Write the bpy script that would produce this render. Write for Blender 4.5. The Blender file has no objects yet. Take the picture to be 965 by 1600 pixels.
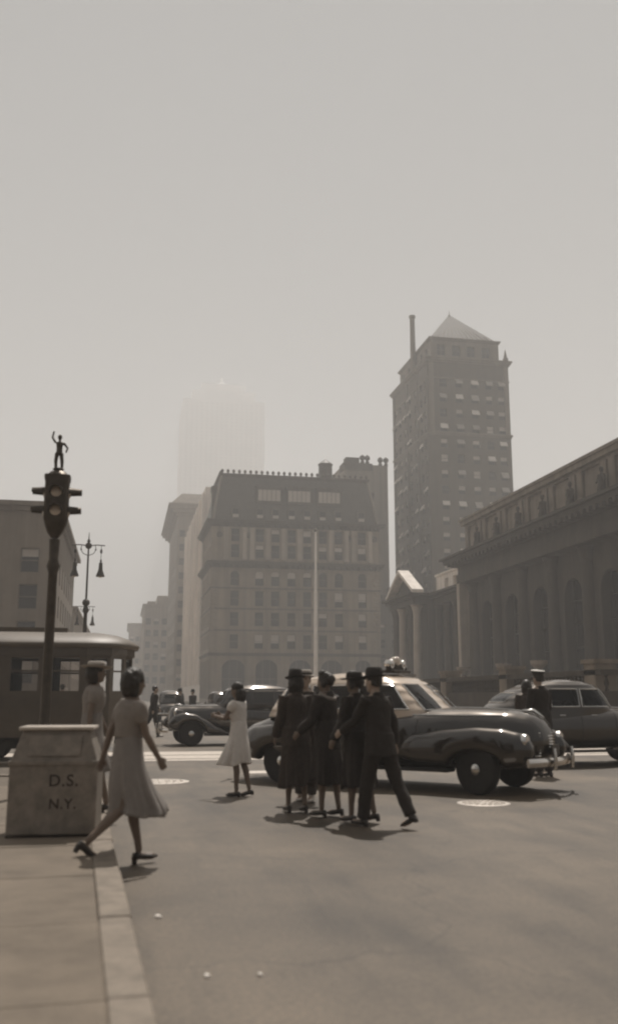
import bpy, bmesh, math, random
from mathutils import Vector, Matrix, Quaternion
random.seed(7)
R = math.radians
sc = bpy.context.scene
col = sc.collection

# ------------------------------------------------------------------ camera, sky, sun, exposure
# street frame: x = across the avenue (right), y = along the avenue (away), z = up
YAW, PITCH, EYE = R(11.19), math.atan(288 / 1450), 1.47
cam_d = bpy.data.cameras.new('camera')
cam_d.sensor_fit = 'HORIZONTAL'; cam_d.sensor_width = 36.0
cam_d.lens = 36.0 * 1450 / 965
cam_d.clip_start = 0.05; cam_d.clip_end = 6000
cam = bpy.data.objects.new('camera', cam_d); col.objects.link(cam)
cam.location = (0, 0, EYE)
cam.rotation_euler = (math.pi / 2 + PITCH, 0, -YAW)
cam_d.dof.use_dof = True
cam_d.dof.focus_distance = 60.0
cam_d.dof.aperture_fstop = 2.1
sc.camera = cam

SUN_EL, SUN_AZ = R(62), R(20)          # azimuth measured from the avenue's far end (+y) towards +x
world = bpy.data.worlds.new('World'); sc.world = world; world.use_nodes = True
wn, wl = world.node_tree.nodes, world.node_tree.links
wn.clear()
w_sky = wn.new('ShaderNodeTexSky'); w_sky.sky_type = 'NISHITA'; w_sky.sun_disc = False
w_sky.sun_elevation = SUN_EL; w_sky.sun_rotation = SUN_AZ
w_sky.dust_density = 6.0; w_sky.air_density = 1.0
w_bw = wn.new('ShaderNodeRGBToBW')                       # black-and-white film: the sky has no hue
w_pow = wn.new('ShaderNodeMath'); w_pow.operation = 'POWER'; w_pow.inputs[1].default_value = 0.10
w_tint = wn.new('ShaderNodeMixRGB'); w_tint.blend_type = 'MULTIPLY'; w_tint.inputs[0].default_value = 1.0
w_tint.inputs[2].default_value = (0.99, 1.0, 1.01, 1)
w_bg = wn.new('ShaderNodeBackground'); w_bg.inputs[1].default_value = 0.165
w_out = wn.new('ShaderNodeOutputWorld')
wl.new(w_sky.outputs[0], w_bw.inputs[0]); wl.new(w_bw.outputs[0], w_pow.inputs[0])
wl.new(w_pow.outputs[0], w_tint.inputs[1]); wl.new(w_tint.outputs[0], w_bg.inputs[0])
wl.new(w_bg.outputs[0], w_out.inputs[0])

sun_d = bpy.data.lights.new('sun', 'SUN'); sun_d.energy = 5.0; sun_d.angle = R(0.6)
sun_d.color = (1.0, 0.965, 0.92)
sun = bpy.data.objects.new('sun', sun_d); col.objects.link(sun)
_sd = Vector((math.sin(SUN_AZ) * math.cos(SUN_EL), math.cos(SUN_AZ) * math.cos(SUN_EL), math.sin(SUN_EL)))
sun.rotation_euler = _sd.to_track_quat('Z', 'Y').to_euler()
sun.location = _sd * 300

sc.view_settings.view_transform = 'Standard'
sc.view_settings.look = 'None'
sc.view_settings.exposure = 0.20
sc.view_settings.gamma = 1.0
sc.render.engine = 'CYCLES'
sc.cycles.max_bounces = 6
sc.cycles.volume_bounces = 2
sc.cycles.pixel_filter_type = 'BLACKMAN_HARRIS'
sc.cycles.filter_width = 2.2
sc.cycles.use_denoising = True
HAZE_DENSITY, HAZE_COLOR, HAZE_G = 0.00150, (0.872, 0.866, 0.856, 1), 0.15

# ------------------------------------------------------------------ materials
MATS = {}
def mat(name, c, rough=0.7, var=0.18, scale=3.0, metal=0.0, bump=0.0, bscale=40.0, coat=0.0, spec=0.5, streak=0.0):
    if name in MATS: return MATS[name]
    m = bpy.data.materials.new(name); m.use_nodes = True
    n, l = m.node_tree.nodes, m.node_tree.links
    b = n['Principled BSDF']
    b.inputs['Roughness'].default_value = rough
    b.inputs['Metallic'].default_value = metal
    b.inputs['Coat Weight'].default_value = coat
    b.inputs['Coat Roughness'].default_value = 0.09; b.inputs['Coat IOR'].default_value = 1.75
    b.inputs['Specular IOR Level'].default_value = spec
    b.inputs['Coat Tint'].default_value = (1.0, 0.90, 0.80, 1); b.inputs['Specular Tint'].default_value = (1.0, 0.92, 0.84, 1)
    tc = n.new('ShaderNodeTexCoord')
    geo = n.new('ShaderNodeNewGeometry')
    if var > 0:
        no = n.new('ShaderNodeTexNoise'); no.inputs['Scale'].default_value = scale
        no.inputs['Detail'].default_value = 6; no.inputs['Roughness'].default_value = 0.62
        l.new(geo.outputs['Position'], no.inputs['Vector'])
        ramp = n.new('ShaderNodeValToRGB')
        ramp.color_ramp.elements[0].position = 0.28; ramp.color_ramp.elements[1].position = 0.72
        lo = [max(0.0, x * (1 - var)) for x in c]; hi = [min(1.0, x * (1 + var)) for x in c]
        ramp.color_ramp.elements[0].color = (*lo, 1); ramp.color_ramp.elements[1].color = (*hi, 1)
        l.new(no.outputs['Fac'], ramp.inputs[0])
        out = ramp.outputs[0]
        if streak > 0:                                   # rain streaks down a wall
            mp = n.new('ShaderNodeMapping'); mp.inputs['Scale'].default_value = (1.1, 1.1, 0.06)
            l.new(geo.outputs['Position'], mp.inputs[0])
            n2 = n.new('ShaderNodeTexNoise'); n2.inputs['Scale'].default_value = 1.0; n2.inputs['Detail'].default_value = 5
            l.new(mp.outputs[0], n2.inputs['Vector'])
            mr = n.new('ShaderNodeMapRange'); mr.inputs[1].default_value = 0.35; mr.inputs[2].default_value = 0.65
            mr.inputs[3].default_value = 1 - streak; mr.inputs[4].default_value = 1 + streak * 0.4
            l.new(n2.outputs['Fac'], mr.inputs[0])
            mx = n.new('ShaderNodeMixRGB'); mx.blend_type = 'MULTIPLY'; mx.inputs[0].default_value = 1
            l.new(out, mx.inputs[1]); l.new(mr.outputs[0], mx.inputs[2]); out = mx.outputs[0]
        l.new(out, b.inputs['Base Color'])
    else:
        b.inputs['Base Color'].default_value = (*c, 1)
    if bump > 0:
        nb = n.new('ShaderNodeTexNoise'); nb.inputs['Scale'].default_value = bscale; nb.inputs['Detail'].default_value = 4
        l.new(tc.outputs['Object'], nb.inputs['Vector'])
        bp = n.new('ShaderNodeBump'); bp.inputs['Strength'].default_value = bump; bp.inputs['Distance'].default_value = 0.02
        l.new(nb.outputs['Fac'], bp.inputs['Height']); l.new(bp.outputs[0], b.inputs['Normal'])
    MATS[name] = m
    return m

def sepia(v, k=1.0):
    return (v * (1 + 0.20 * k), v, v * max(0.3, 1 - 0.20 * k))
asphalt = None
STONE_K = mat('brownstone', sepia(0.20, 1.2), 0.85, 0.16, 0.5, streak=0.25)
STONE_KP = mat('pale_brownstone', sepia(0.32, 0.9), 0.85, 0.16, 0.5, streak=0.25)
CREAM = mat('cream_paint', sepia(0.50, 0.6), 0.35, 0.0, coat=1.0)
STONE_KD = mat('brownstone_trim', sepia(0.085, 1.0), 0.85, 0.2, 0.7, streak=0.25)
SLATE = mat('slate_roof', sepia(0.065, 0.9), 0.6, 0.25, 1.2)
BRICK_T = mat('tower_brick', sepia(0.075, 1.5), 0.85, 0.16, 0.4, streak=0.15)
TRIM_T = mat('tower_trim', sepia(0.14, 1.2), 0.8, 0.16, 0.6, streak=0.2)
TILE_T = mat('tower_roof', sepia(0.06, 1.3), 0.7, 0.2, 0.8)
CONC = mat('plain_wall', sepia(0.20, 0.9), 0.85, 0.12, 0.2, streak=0.2)
PALEC = mat('pale_marble', sepia(0.34, 0.9), 0.75, 0.15, 0.6, streak=0.25)  # paler marble for two columns and the corner pilaster
PALE = mat('pale_wall', sepia(0.72, 0.6), 0.8, 0.1, 0.3, streak=0.2)
BROWN = mat('brown_wall', sepia(0.17, 1.2), 0.85, 0.16, 0.4, streak=0.2)
GREY_B = mat('grey_wall', sepia(0.25, 1.0), 0.85, 0.14, 0.4, streak=0.2)
LIME = mat('limestone_tower', sepia(0.80, 0.3), 0.8, 0.08, 0.05)  # lightened limestone, part of the haze is put into its colour
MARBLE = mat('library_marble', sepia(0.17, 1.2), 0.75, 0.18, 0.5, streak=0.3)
MARBLE_D = mat('library_marble_weathered_shaded', sepia(0.042, 1.4), 0.8, 0.2, 0.6, streak=0.3)  # weathered marble, with the shade of the front put into its colour
COPPER = mat('library_roof', sepia(0.30, 1.0), 0.7, 0.2, 0.5)
GLASS_D = mat('dark_pane', (0.022, 0.020, 0.019), 0.12, 0.0)
SASH = mat('window_sash', sepia(0.12, 1), 0.6, 0.1, 2)
BLIND = mat('window_blind', sepia(0.42, 0.6), 0.9, 0.1, 0.8)
CANVAS2 = mat('awning_canvas_faded', sepia(0.30, 0.6), 0.9, 0.15, 0.8)
CANVAS = mat('awning_canvas', sepia(0.60, 0.5), 0.9, 0.12, 0.8)
IRON = mat('dark_iron', sepia(0.035, 1), 0.5, 0.25, 4, 0.3)
BRONZE = mat('bronze', sepia(0.055, 1.2), 0.42, 0.3, 6, 0.6)
WHITEP = mat('white_paint', sepia(0.82, 0.4), 0.55, 0.08, 1)
CARDARK = mat('car_paint_black', (0.010, 0.0078, 0.0062), 0.38, 0.0, coat=1.0, spec=0.25)
CARBROWN = mat('car_paint_dark_brown', (0.014, 0.0105, 0.0085), 0.38, 0.0, coat=1.0, spec=0.25)
CARGREY = mat('car_paint_dark_grey', (0.022, 0.018, 0.015), 0.38, 0.0, coat=1.0, spec=0.25)
CHROME = mat('chrome', (0.62, 0.60, 0.57), 0.16, 0.0, metal=1.0)
RUBBER = mat('rubber', (0.018, 0.016, 0.015), 0.85, 0.2, 8)
CARGLASS = mat('car_window', (0.020, 0.018, 0.017), 0.06, 0.0, spec=0.8)
LENS = mat('lamp_lens', sepia(0.5, 0.8), 0.12, 0.0, spec=0.8)
INTERIOR = mat('dark_interior', (0.02, 0.018, 0.016), 0.8, 0.2, 3)
SKIN = mat('skin', (0.34, 0.25, 0.19), 0.55, 0.06, 12)
SKIN_D = mat('stockinged_skin', (0.16, 0.115, 0.085), 0.55, 0.06, 12)
HAIR = mat('dark_hair', (0.020, 0.016, 0.013), 0.5, 0.4, 60)
SUIT = mat('dark_suit', (0.020, 0.015, 0.012), 0.85, 0.3, 30, bump=0.25, bscale=14)
SUIT2 = mat('charcoal_suit', (0.034, 0.026, 0.021), 0.85, 0.25, 30, bump=0.25, bscale=14)
COAT = mat('brown_coat', (0.046, 0.034, 0.027), 0.9, 0.22, 25, bump=0.25, bscale=10)
DRESSD = mat('dark_dress', (0.024, 0.018, 0.015), 0.85, 0.3, 25, bump=0.25, bscale=12)
BLOUSE = mat('light_blouse', (0.22, 0.19, 0.165), 0.85, 0.10, 20, bump=0.2, bscale=16)
SKIRT = mat('light_skirt', (0.21, 0.185, 0.165), 0.85, 0.10, 14, bump=0.2, bscale=10)
WDRESS = mat('white_dress', (0.62, 0.57, 0.52), 0.85, 0.08, 16, bump=0.2, bscale=12)
HATL = mat('straw_hat', (0.34, 0.30, 0.26), 0.8, 0.12, 40)
HATW = mat('pale_hat_top', (0.70, 0.66, 0.60), 0.75, 0.08, 40)
FELT = mat('dark_felt', (0.028, 0.024, 0.021), 0.85, 0.25, 40)
SHOE = mat('dark_leather', (0.022, 0.017, 0.014), 0.4, 0.2, 20)
SHOEL = mat('white_leather', (0.55, 0.5, 0.45), 0.5, 0.1, 20)
BELT = mat('belt_leather', (0.06, 0.045, 0.035), 0.5, 0.1, 20)
BINM = mat('bin_paint', sepia(0.17, 0.9), 0.6, 0.34, 7, bump=0.3, bscale=9)
BINTOP = mat('bin_zinc_top', sepia(0.40, 0.8), 0.5, 0.2, 6)
LETTER = mat('stencil_paint', (0.045, 0.034, 0.028), 0.7, 0.6, 40)
TRAM = mat('streetcar_paint', sepia(0.055, 1.6), 0.4, 0.22, 2, coat=0.25)
TRAMR = mat('streetcar_roof_canvas', sepia(0.085, 1.4), 0.5, 0.25, 2)
CLEAR = None

def glass_clear():
    m = bpy.data.materials.new('clear_glass'); m.use_nodes = True
    n, l = m.node_tree.nodes, m.node_tree.links
    n.clear()
    t = n.new('ShaderNodeBsdfTransparent'); t.inputs[0].default_value = (0.82, 0.80, 0.78, 1)
    g = n.new('ShaderNodeBsdfGlossy'); g.inputs[1].default_value = 0.05
    fr = n.new('ShaderNodeFresnel'); fr.inputs[0].default_value = 1.45
    mx = n.new('ShaderNodeMixShader'); o = n.new('ShaderNodeOutputMaterial')
    l.new(fr.outputs[0], mx.inputs[0]); l.new(t.outputs[0], mx.inputs[1]); l.new(g.outputs[0], mx.inputs[2])
    l.new(mx.outputs[0], o.inputs[0])
    return m
CLEAR = glass_clear()

# ------------------------------------------------------------------ mesh helpers
class MB:
    def __init__(s): s.v = []; s.f = []
    def quad(s, a, b, c, d):
        i = len(s.v); s.v += [tuple(a), tuple(b), tuple(c), tuple(d)]; s.f.append((i, i+1, i+2, i+3)); return s
    def poly(s, pts):
        i = len(s.v); s.v += [tuple(p) for p in pts]; s.f.append(tuple(range(i, i + len(pts)))); return s
    def box(s, x0, x1, y0, y1, z0, z1):
        i = len(s.v)
        s.v += [(x0,y0,z0),(x1,y0,z0),(x1,y1,z0),(x0,y1,z0),(x0,y0,z1),(x1,y0,z1),(x1,y1,z1),(x0,y1,z1)]
        for f in ((0,3,2,1),(4,5,6,7),(0,1,5,4),(1,2,6,5),(2,3,7,6),(3,0,4,7)): s.f.append(tuple(i+k for k in f))
        return s
    def rings(s, rings, cap0=True, cap1=True, closed=True):
        n = len(rings[0]); i0 = len(s.v)
        for r in rings: s.v += [tuple(p) for p in r]
        for k in range(len(rings) - 1):
            a, b = i0 + k*n, i0 + (k+1)*n
            for j in range(n if closed else n - 1):
                j2 = (j+1) % n
                s.f.append((a+j, a+j2, b+j2, b+j))
        if cap0: s.f.append(tuple(i0 + j for j in reversed(range(n))))
        if cap1: s.f.append(tuple(i0 + (len(rings)-1)*n + j for j in range(n)))
        return s
    def tube(s, pts, rad, n=10, squash=1.0, up=(0,0,1)):
        pts = [Vector(p) for p in pts]
        if not hasattr(rad, '__len__'): rad = [rad] * len(pts)
        rr = []; prev = None
        for k, p in enumerate(pts):
            t = (pts[min(k+1, len(pts)-1)] - pts[max(k-1, 0)]).normalized()
            if prev is None:
                a = Vector(up)
                if abs(t.dot(a)) > 0.93: a = Vector((0, 1, 0)) if abs(t.y) < 0.9 else Vector((1, 0, 0))
                x = t.cross(a).normalized()
            else:
                x = (prev - t * prev.dot(t)).normalized()
            prev = x; y = t.cross(x)
            rx, ry = rad[k] if isinstance(rad[k], (tuple, list)) else (rad[k], rad[k] * squash)
            rr.append([p + x * rx * math.cos(2*math.pi*j/n) + y * ry * math.sin(2*math.pi*j/n) for j in range(n)])
        return s.rings(rr)
    def lathe(s, prof, c=(0,0,0), n=16, axis='z'):
        rr = []
        for r, h in prof:
            ring = []
            for j in range(n):
                a = 2*math.pi*j/n; p = (r*math.cos(a), r*math.sin(a), h)
                if axis == 'x': p = (p[2], p[0], p[1])
                if axis == 'y': p = (p[1], p[2], p[0])
                ring.append((c[0]+p[0], c[1]+p[1], c[2]+p[2]))
            rr.append(ring)
        return s.rings(rr)
    def ball(s, c, r, n=12, m=8):
        rx, ry, rz = r if hasattr(r, '__len__') else (r, r, r)
        rr = []
        for k in range(m + 1):
            t = math.pi * (k / m) ; q = max(math.sin(t), 0.02)
            rr.append([(c[0]+rx*q*math.cos(2*math.pi*j/n), c[1]+ry*q*math.sin(2*math.pi*j/n), c[2]-rz*math.cos(t)) for j in range(n)])
        return s.rings(rr)
    def mesh(s, name, m, smooth=False, bevel=0.0):
        me = bpy.data.meshes.new(name); me.from_pydata(s.v, [], s.f); me.update()
        bm = bmesh.new(); bm.from_mesh(me)
        if smooth: bmesh.ops.remove_doubles(bm, verts=bm.verts, dist=1e-5)
        if bevel > 0:
            bmesh.ops.bevel(bm, geom=list(bm.edges), offset=bevel, segments=1, affect='EDGES', clamp_overlap=True)
        bmesh.ops.recalc_face_normals(bm, faces=bm.faces)
        bm.to_mesh(me); bm.free()
        if m: me.materials.append(m)
        if smooth:
            for p in me.polygons: p.use_smooth = True
        return me
    def build(s, name, m, parent=None, smooth=False, bevel=0.0, auto=None):
        me = s.mesh(name, m, smooth, bevel)
        o = bpy.data.objects.new(name, me); col.objects.link(o)
        if parent: o.parent = parent
        if smooth:
            try: me.set_sharp_from_angle(angle=R(auto if auto else 50))
            except Exception: pass
        return o

def tag(o, label=None, cat=None, group=None, kind=None):
    if label: o['label'] = label
    if cat: o['category'] = cat
    if group: o['group'] = group
    if kind: o['kind'] = kind
    return o
def empty(name, loc=(0,0,0), rz=0.0):
    o = bpy.data.objects.new(name, None); col.objects.link(o)
    o.location = loc; o.rotation_euler = (0, 0, rz); o.empty_display_size = 0.2
    return o
def inst(me, name, parent, loc=(0,0,0), rz=0.0):
    o = bpy.data.objects.new(name, me); col.objects.link(o)
    o.parent = parent; o.location = loc; o.rotation_euler = (0, 0, rz)
    return o
def copy_tree(o, parent=None):
    c = o.copy(); col.objects.link(c); c.parent = parent
    for ch in list(o.children): copy_tree(ch, c)
    return c

# ------------------------------------------------------------------ walls with openings, windows
def wall_holes(mb, O, rz, W, H, holes, depth=0.3):
    """wall in local x (along) / z (up), outer face at local y=0, reveals go to +y; holes = (u0,u1,z0,z1)"""
    ca, sa = math.cos(rz), math.sin(rz)
    T = lambda u, d, z: (O[0] + u*ca - d*sa, O[1] + u*sa + d*ca, O[2] + z)
    us = sorted({0.0, W} | {h[0] for h in holes} | {h[1] for h in holes})
    zs = sorted({0.0, H} | {h[2] for h in holes} | {h[3] for h in holes})
    us = [u for k, u in enumerate(us) if k == 0 or u - us[k-1] > 1e-6]
    zs = [z for k, z in enumerate(zs) if k == 0 or z - zs[k-1] > 1e-6]
    for i in range(len(us)-1):
        run = None
        for j in range(len(zs)-1):
            uc, zc = (us[i]+us[i+1])/2, (zs[j]+zs[j+1])/2
            if any(h[0] < uc < h[1] and h[2] < zc < h[3] for h in holes):
                if run is not None: mb.quad(T(us[i],0,run), T(us[i+1],0,run), T(us[i+1],0,zs[j]), T(us[i],0,zs[j])); run = None
            elif run is None: run = zs[j]
        if run is not None: mb.quad(T(us[i],0,run), T(us[i+1],0,run), T(us[i+1],0,H), T(us[i],0,H))
    for u0, u1, z0, z1 in holes:
        mb.quad(T(u0,0,z0), T(u0,depth,z0), T(u0,depth,z1), T(u0,0,z1))
        mb.quad(T(u1,0,z0), T(u1,0,z1), T(u1,depth,z1), T(u1,depth,z0))
        mb.quad(T(u0,0,z0), T(u1,0,z0), T(u1,depth,z0), T(u0,depth,z0))
        mb.quad(T(u0,0,z1), T(u0,depth,z1), T(u1,depth,z1), T(u1,0,z1))

WM = {}
def window_meshes(w, h, depth, sash, mull):
    key = (round(w,2), round(h,2), depth, sash.name, mull)
    if key in WM: return WM[key]
    f = MB(); t = 0.09; d0, d1 = depth - 0.10, depth - 0.002
    f.box(-w/2, -w/2+t, d0, d1, 0, h); f.box(w/2-t, w/2, d0, d1, 0, h)
    f.box(-w/2+t, w/2-t, d0, d1, 0, t); f.box(-w/2+t, w/2-t, d0, d1, h-t, h)
    f.box(-w/2+t, w/2-t, d0+0.01, d1, h*0.5-0.05, h*0.5+0.05)
    for k in range(1, mull):
        u = -w/2 + w*k/mull
        f.box(u-0.04, u+0.04, d0+0.02, d1, t, h-t)
    p = MB().quad((-w/2+0.02, d1-0.03, 0.02), (w/2-0.02, d1-0.03, 0.02), (w/2-0.02, d1-0.03, h-0.02), (-w/2+0.02, d1-0.03, h-0.02))
    WM[key] = (f.mesh('window_frame', sash), p.mesh('pane', GLASS_D))
    return WM[key]
def blind_mesh(w, h, frac, depth):
    key = ('b', round(w,2), round(h,2), frac, depth)
    if key not in WM:
        y = depth - 0.045; z0 = h * (1 - frac)
        WM[key] = MB().box(-w/2+0.10, w/2-0.10, y, y+0.008, z0, h-0.05).mesh('blind', BLIND)
    return WM[key]
def awning_mesh(w, h, v=0):
    key = ('a', round(w,2), round(h,2), v)
    if key not in WM:
        m = MB(); y0, z1 = -0.02, h*0.98; y1, z0 = ((-0.75, h*.45), (-0.5, h*.55), (-0.85, h*.32), (-.7, h*.5))[v]
        m.quad((-w/2,y0,z1),(w/2,y0,z1),(w/2,y1,z0),(-w/2,y1,z0))
        m.quad((-w/2,y1,z0),(w/2,y1,z0),(w/2,y1,z0-0.25),(-w/2,y1,z0-0.25))
        m.poly([(-w/2,y0,z1),(-w/2,y1,z0),(-w/2,y0,z0)]); m.poly([(w/2,y0,z1),(w/2,y0,z0),(w/2,y1,z0)])
        WM[key] = m.mesh('awning', CANVAS if v in (0, 1) else CANVAS2)
    return WM[key]
def add_window(parent, O, rz, u, z, w, h, depth=0.3, sash=None, mull=1, blind=0.0, awning=False):
    fm, pm = window_meshes(w, h, depth, sash or SASH, mull)
    loc = (O[0] + u*math.cos(rz), O[1] + u*math.sin(rz), O[2] + z)
    o = inst(fm, 'window', parent, loc, rz)
    inst(pm, 'pane', o)
    if blind > 0: inst(blind_mesh(w, h, blind, depth), 'blind', o)
    if awning: inst(awning_mesh(w, h, rb.choice([0, 0, 1, 2, 3, 3])), 'awning', o)
    return o
def band(mb, x0, x1, y0, y1, z, steps):
    """moulding round a rectangular block: steps = (height, projection)"""
    for hh, pr in steps:
        mb.box(x0-pr, x1+pr, y0-pr, y1+pr, z, z+hh); z += hh
    return z

# ------------------------------------------------------------------ ground
def asphalt_mat():
    m = bpy.data.materials.new('worn_asphalt'); m.use_nodes = True
    n, l = m.node_tree.nodes, m.node_tree.links
    b = n['Principled BSDF']
    geo = n.new('ShaderNodeNewGeometry')
    def noise(scale, det, rough=0.6, sc3=None):
        t = n.new('ShaderNodeTexNoise'); t.inputs['Scale'].default_value = scale; t.inputs['Detail'].default_value = det
        t.inputs['Roughness'].default_value = rough
        if sc3:
            mp = n.new('ShaderNodeMapping'); mp.inputs['Scale'].default_value = sc3
            l.new(geo.outputs['Position'], mp.inputs[0]); l.new(mp.outputs[0], t.inputs['Vector'])
        else: l.new(geo.outputs['Position'], t.inputs['Vector'])
        return t.outputs['Fac']
    def rng(src, a, b_, c, d):
        r = n.new('ShaderNodeMapRange'); r.inputs[1].default_value = a; r.inputs[2].default_value = b_
        r.inputs[3].default_value = c; r.inputs[4].default_value = d; l.new(src, r.inputs[0]); return r.outputs[0]
    def mul(a, b_):
        q = n.new('ShaderNodeMath'); q.operation = 'MULTIPLY'; l.new(a, q.inputs[0]); l.new(b_, q.inputs[1]); return q.outputs[0]
    big = rng(noise(0.30, 6, 0.65), 0.34, 0.66, 0.60, 1.42)               # worn and patched areas
    oil = rng(noise(0.8, 5, 0.65, (1.6, 0.30, 1)), 0.48, 0.70, 1.08, 0.62)  # tyre and oil marks along the way
    grit = mul(rng(noise(26, 5, 0.8), 0.40, 0.60, 0.78, 1.22), rng(noise(110, 2), 0.38, 0.62, 0.84, 1.16))
    warp = n.new('ShaderNodeTexNoise'); warp.inputs['Scale'].default_value = 1.6; l.new(geo.outputs['Position'], warp.inputs['Vector'])
    add = n.new('ShaderNodeVectorMath'); add.operation = 'MULTIPLY_ADD'; add.inputs[1].default_value = (.9,.9,.9)
    l.new(warp.outputs['Color'], add.inputs[0]); l.new(geo.outputs['Position'], add.inputs[2])
    vo = n.new('ShaderNodeTexVoronoi'); vo.feature = 'DISTANCE_TO_EDGE'; vo.inputs['Scale'].default_value = 0.30; l.new(add.outputs[0], vo.inputs['Vector'])
    crack = rng(vo.outputs['Distance'], 0.0, 0.008, 0.72, 1.0)            # long tarred cracks
    vp = n.new('ShaderNodeTexVoronoi'); vp.inputs['Scale'].default_value = 0.17; vp.distance = 'CHEBYCHEV'; l.new(geo.outputs['Position'], vp.inputs['Vector'])
    sep = n.new('ShaderNodeSeparateColor'); l.new(vp.outputs['Color'], sep.inputs[0])
    patch = rng(sep.outputs[0], 0.0, 1.0, 0.88, 1.10)                     # relaid rectangles
    fac = mul(mul(mul(big, oil), mul(grit, crack)), patch)
    mx = n.new('ShaderNodeMixRGB'); mx.blend_type = 'MULTIPLY'; mx.inputs[0].default_value = 1
    mx.inputs[1].default_value = (*sepia(0.078, 1.7), 1)
    l.new(fac, mx.inputs[2]); l.new(mx.outputs[0], b.inputs['Base Color'])
    b.inputs['Roughness'].default_value = 0.60
    b.inputs['Specular IOR Level'].default_value = 0.5
    bp = n.new('ShaderNodeBump'); bp.inputs['Strength'].default_value = 0.35; bp.inputs['Distance'].default_value = 0.01
    l.new(noise(90, 2), bp.inputs['Height']); l.new(bp.outputs[0], b.inputs['Normal'])
    return m
ASPH = asphalt_mat()
PAVE = mat('sidewalk_concrete', sepia(0.118, 1.3), 0.85, 0.26, 2.6, bump=0.25, bscale=45)
PAVE2 = mat('sidewalk_bed', sepia(0.10, 1.2), 0.9, 0.15, 2)
KERBM = mat('kerb_granite', sepia(0.165, 1.1), 0.8, 0.28, 6, bump=0.12, bscale=50)
SETT = mat('granite_setts', sepia(0.46, 0.8), 0.6, 0.2, 6, bump=0.3, bscale=8)
PAINT = mat('road_paint', sepia(0.55, 0.7), 0.7, 0.22, 9)
IRONC = mat('cast_iron_cover', sepia(0.55, 0.6), 0.45, 0.2, 12, metal=0.35)

g = MB().quad((-1400,-60,0),(1400,-60,0),(1400,1400,0),(-1400,1400,0)).build('road', ASPH); tag(g, kind='structure')

def rounded(x0, x1, y0, y1, r, corners, n=6):
    """plan outline, corners = set of rounded corners out of 'sw','se','ne','nw' (n = +y)"""
    pts = []
    for name, cx, cy, a0 in (('sw', x0, y0, 180), ('se', x1, y0, 270), ('ne', x1, y1, 0), ('nw', x0, y1, 90)):
        if name in corners:
            ox = cx + (r if 'w' in name else -r); oy = cy + (r if name[0] == 's' else -r)
            pts += [(ox + r*math.cos(R(a0+90*k/n)), oy + r*math.sin(R(a0+90*k/n))) for k in range(n+1)]
        else: pts.append((cx, cy))
    return pts
def slab_of(pts, z0, z1):
    m = MB(); m.rings([[(x, y, z0) for x, y in pts], [(x, y, z1) for x, y in pts]]); return m

# near sidewalk: kerb at x=0, corner before the cross street
KW = 0.20
sw = slab_of(rounded(-40, 0.10-KW, -40, 17.5-KW, 2.0, {'ne'}), 0.0, 0.118).build('sidewalk_near', PAVE2); tag(sw, kind='structure')
def paving(parent, x0, x1, y0, y1, size, zt, material, skip=None, seed=1):
    rnd = random.Random(seed); gap = 0.012
    me = [MB().box(gap/2, size-gap/2, gap/2, size-gap/2, -0.04, 0).mesh('paving_slab', material, bevel=0.006) for k in range(1)]
    nx, ny = int(round((x1-x0)/size)), int(round((y1-y0)/size))
    for i in range(nx):
        for j in range(ny):
            x, y = x0 + i*size, y0 + j*size
            if skip and skip(x+size/2, y+size/2): continue
            o = inst(me[0], 'paving_slab', parent, (x, y, zt + rnd.uniform(-0.003, 0.003)))
            o.rotation_euler = (rnd.uniform(-.002,.002), rnd.uniform(-.002,.002), 0)
paving(sw, -7.6+0.10-KW, 0.10-KW, -1.5, 15.7, 1.52, 0.14, PAVE)
kl = 1.6
kme = MB().box(-KW, 0, 0.004, kl-0.004, -0.20, 0.0).mesh('kerb_stone', KERBM, bevel=0.012)
for k in range(12):
    o = inst(kme, 'kerb_stone', sw, (0.10 + random.uniform(-.006,.006), -3.4 + k*kl, 0.142 + random.uniform(-.004,.004)))
# kerb round the corner
cpts = rounded(-40, 0.10, -40, 17.5, 2.0, {'ne'}, 8)
arc = [p for p in cpts if p[1] > 15.4 and p[0] > -3]
for k in range(len(arc)-1):
    (xa, ya), (xb, yb) = arc[k], arc[k+1]
    d = Vector((xb-xa, yb-ya)); nrm = Vector((-d.y, d.x)).normalized() * KW
    m = MB(); m.rings([[(xa,ya,-.05),(xb,yb,-.05),(xb+nrm.x,yb+nrm.y,-.05),(xa+nrm.x,ya+nrm.y,-.05)],
                       [(xa,ya,.142),(xb,yb,.142),(xb+nrm.x,yb+nrm.y,.142),(xa+nrm.x,ya+nrm.y,.142)]])
    m.build('kerb_stone', KERBM, sw)
for k in range(6):
    m = MB().box(-1.9-1.6*(k+1), -1.9-1.6*k-.008, 17.5-KW, 17.5, -.05, .142); m.build('kerb_stone', KERBM, sw, bevel=.01)

# the near kerb runs a little off the avenue's line
sw.rotation_euler = (0, 0, R(2.6)); sw.location = (6.5*math.sin(R(2.6)), 0, 0)
# far sidewalks
def far_walk(name, x0, x1, y0, y1, corners):
    o = slab_of(rounded(x0, x1, y0, y1, 2.5, corners), 0.0, 0.14).build(name, PAVE); tag(o, kind='structure')
    k = rounded(x0-0.0, x1, y0, y1, 2.5, corners)
    return o
far_walk('sidewalk_east', -6.5, 0.0, 39.5, 460, {'se'})
far_walk('sidewalk_west', 12.2, 60, 39.5, 163, {'sw'})
far_walk('sidewalk_west_beyond', 12.2, 300, 180.5, 460, {'sw'})
far_walk('sidewalk_right', 13.5, 60, -40, 17.5, {'nw'})

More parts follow.
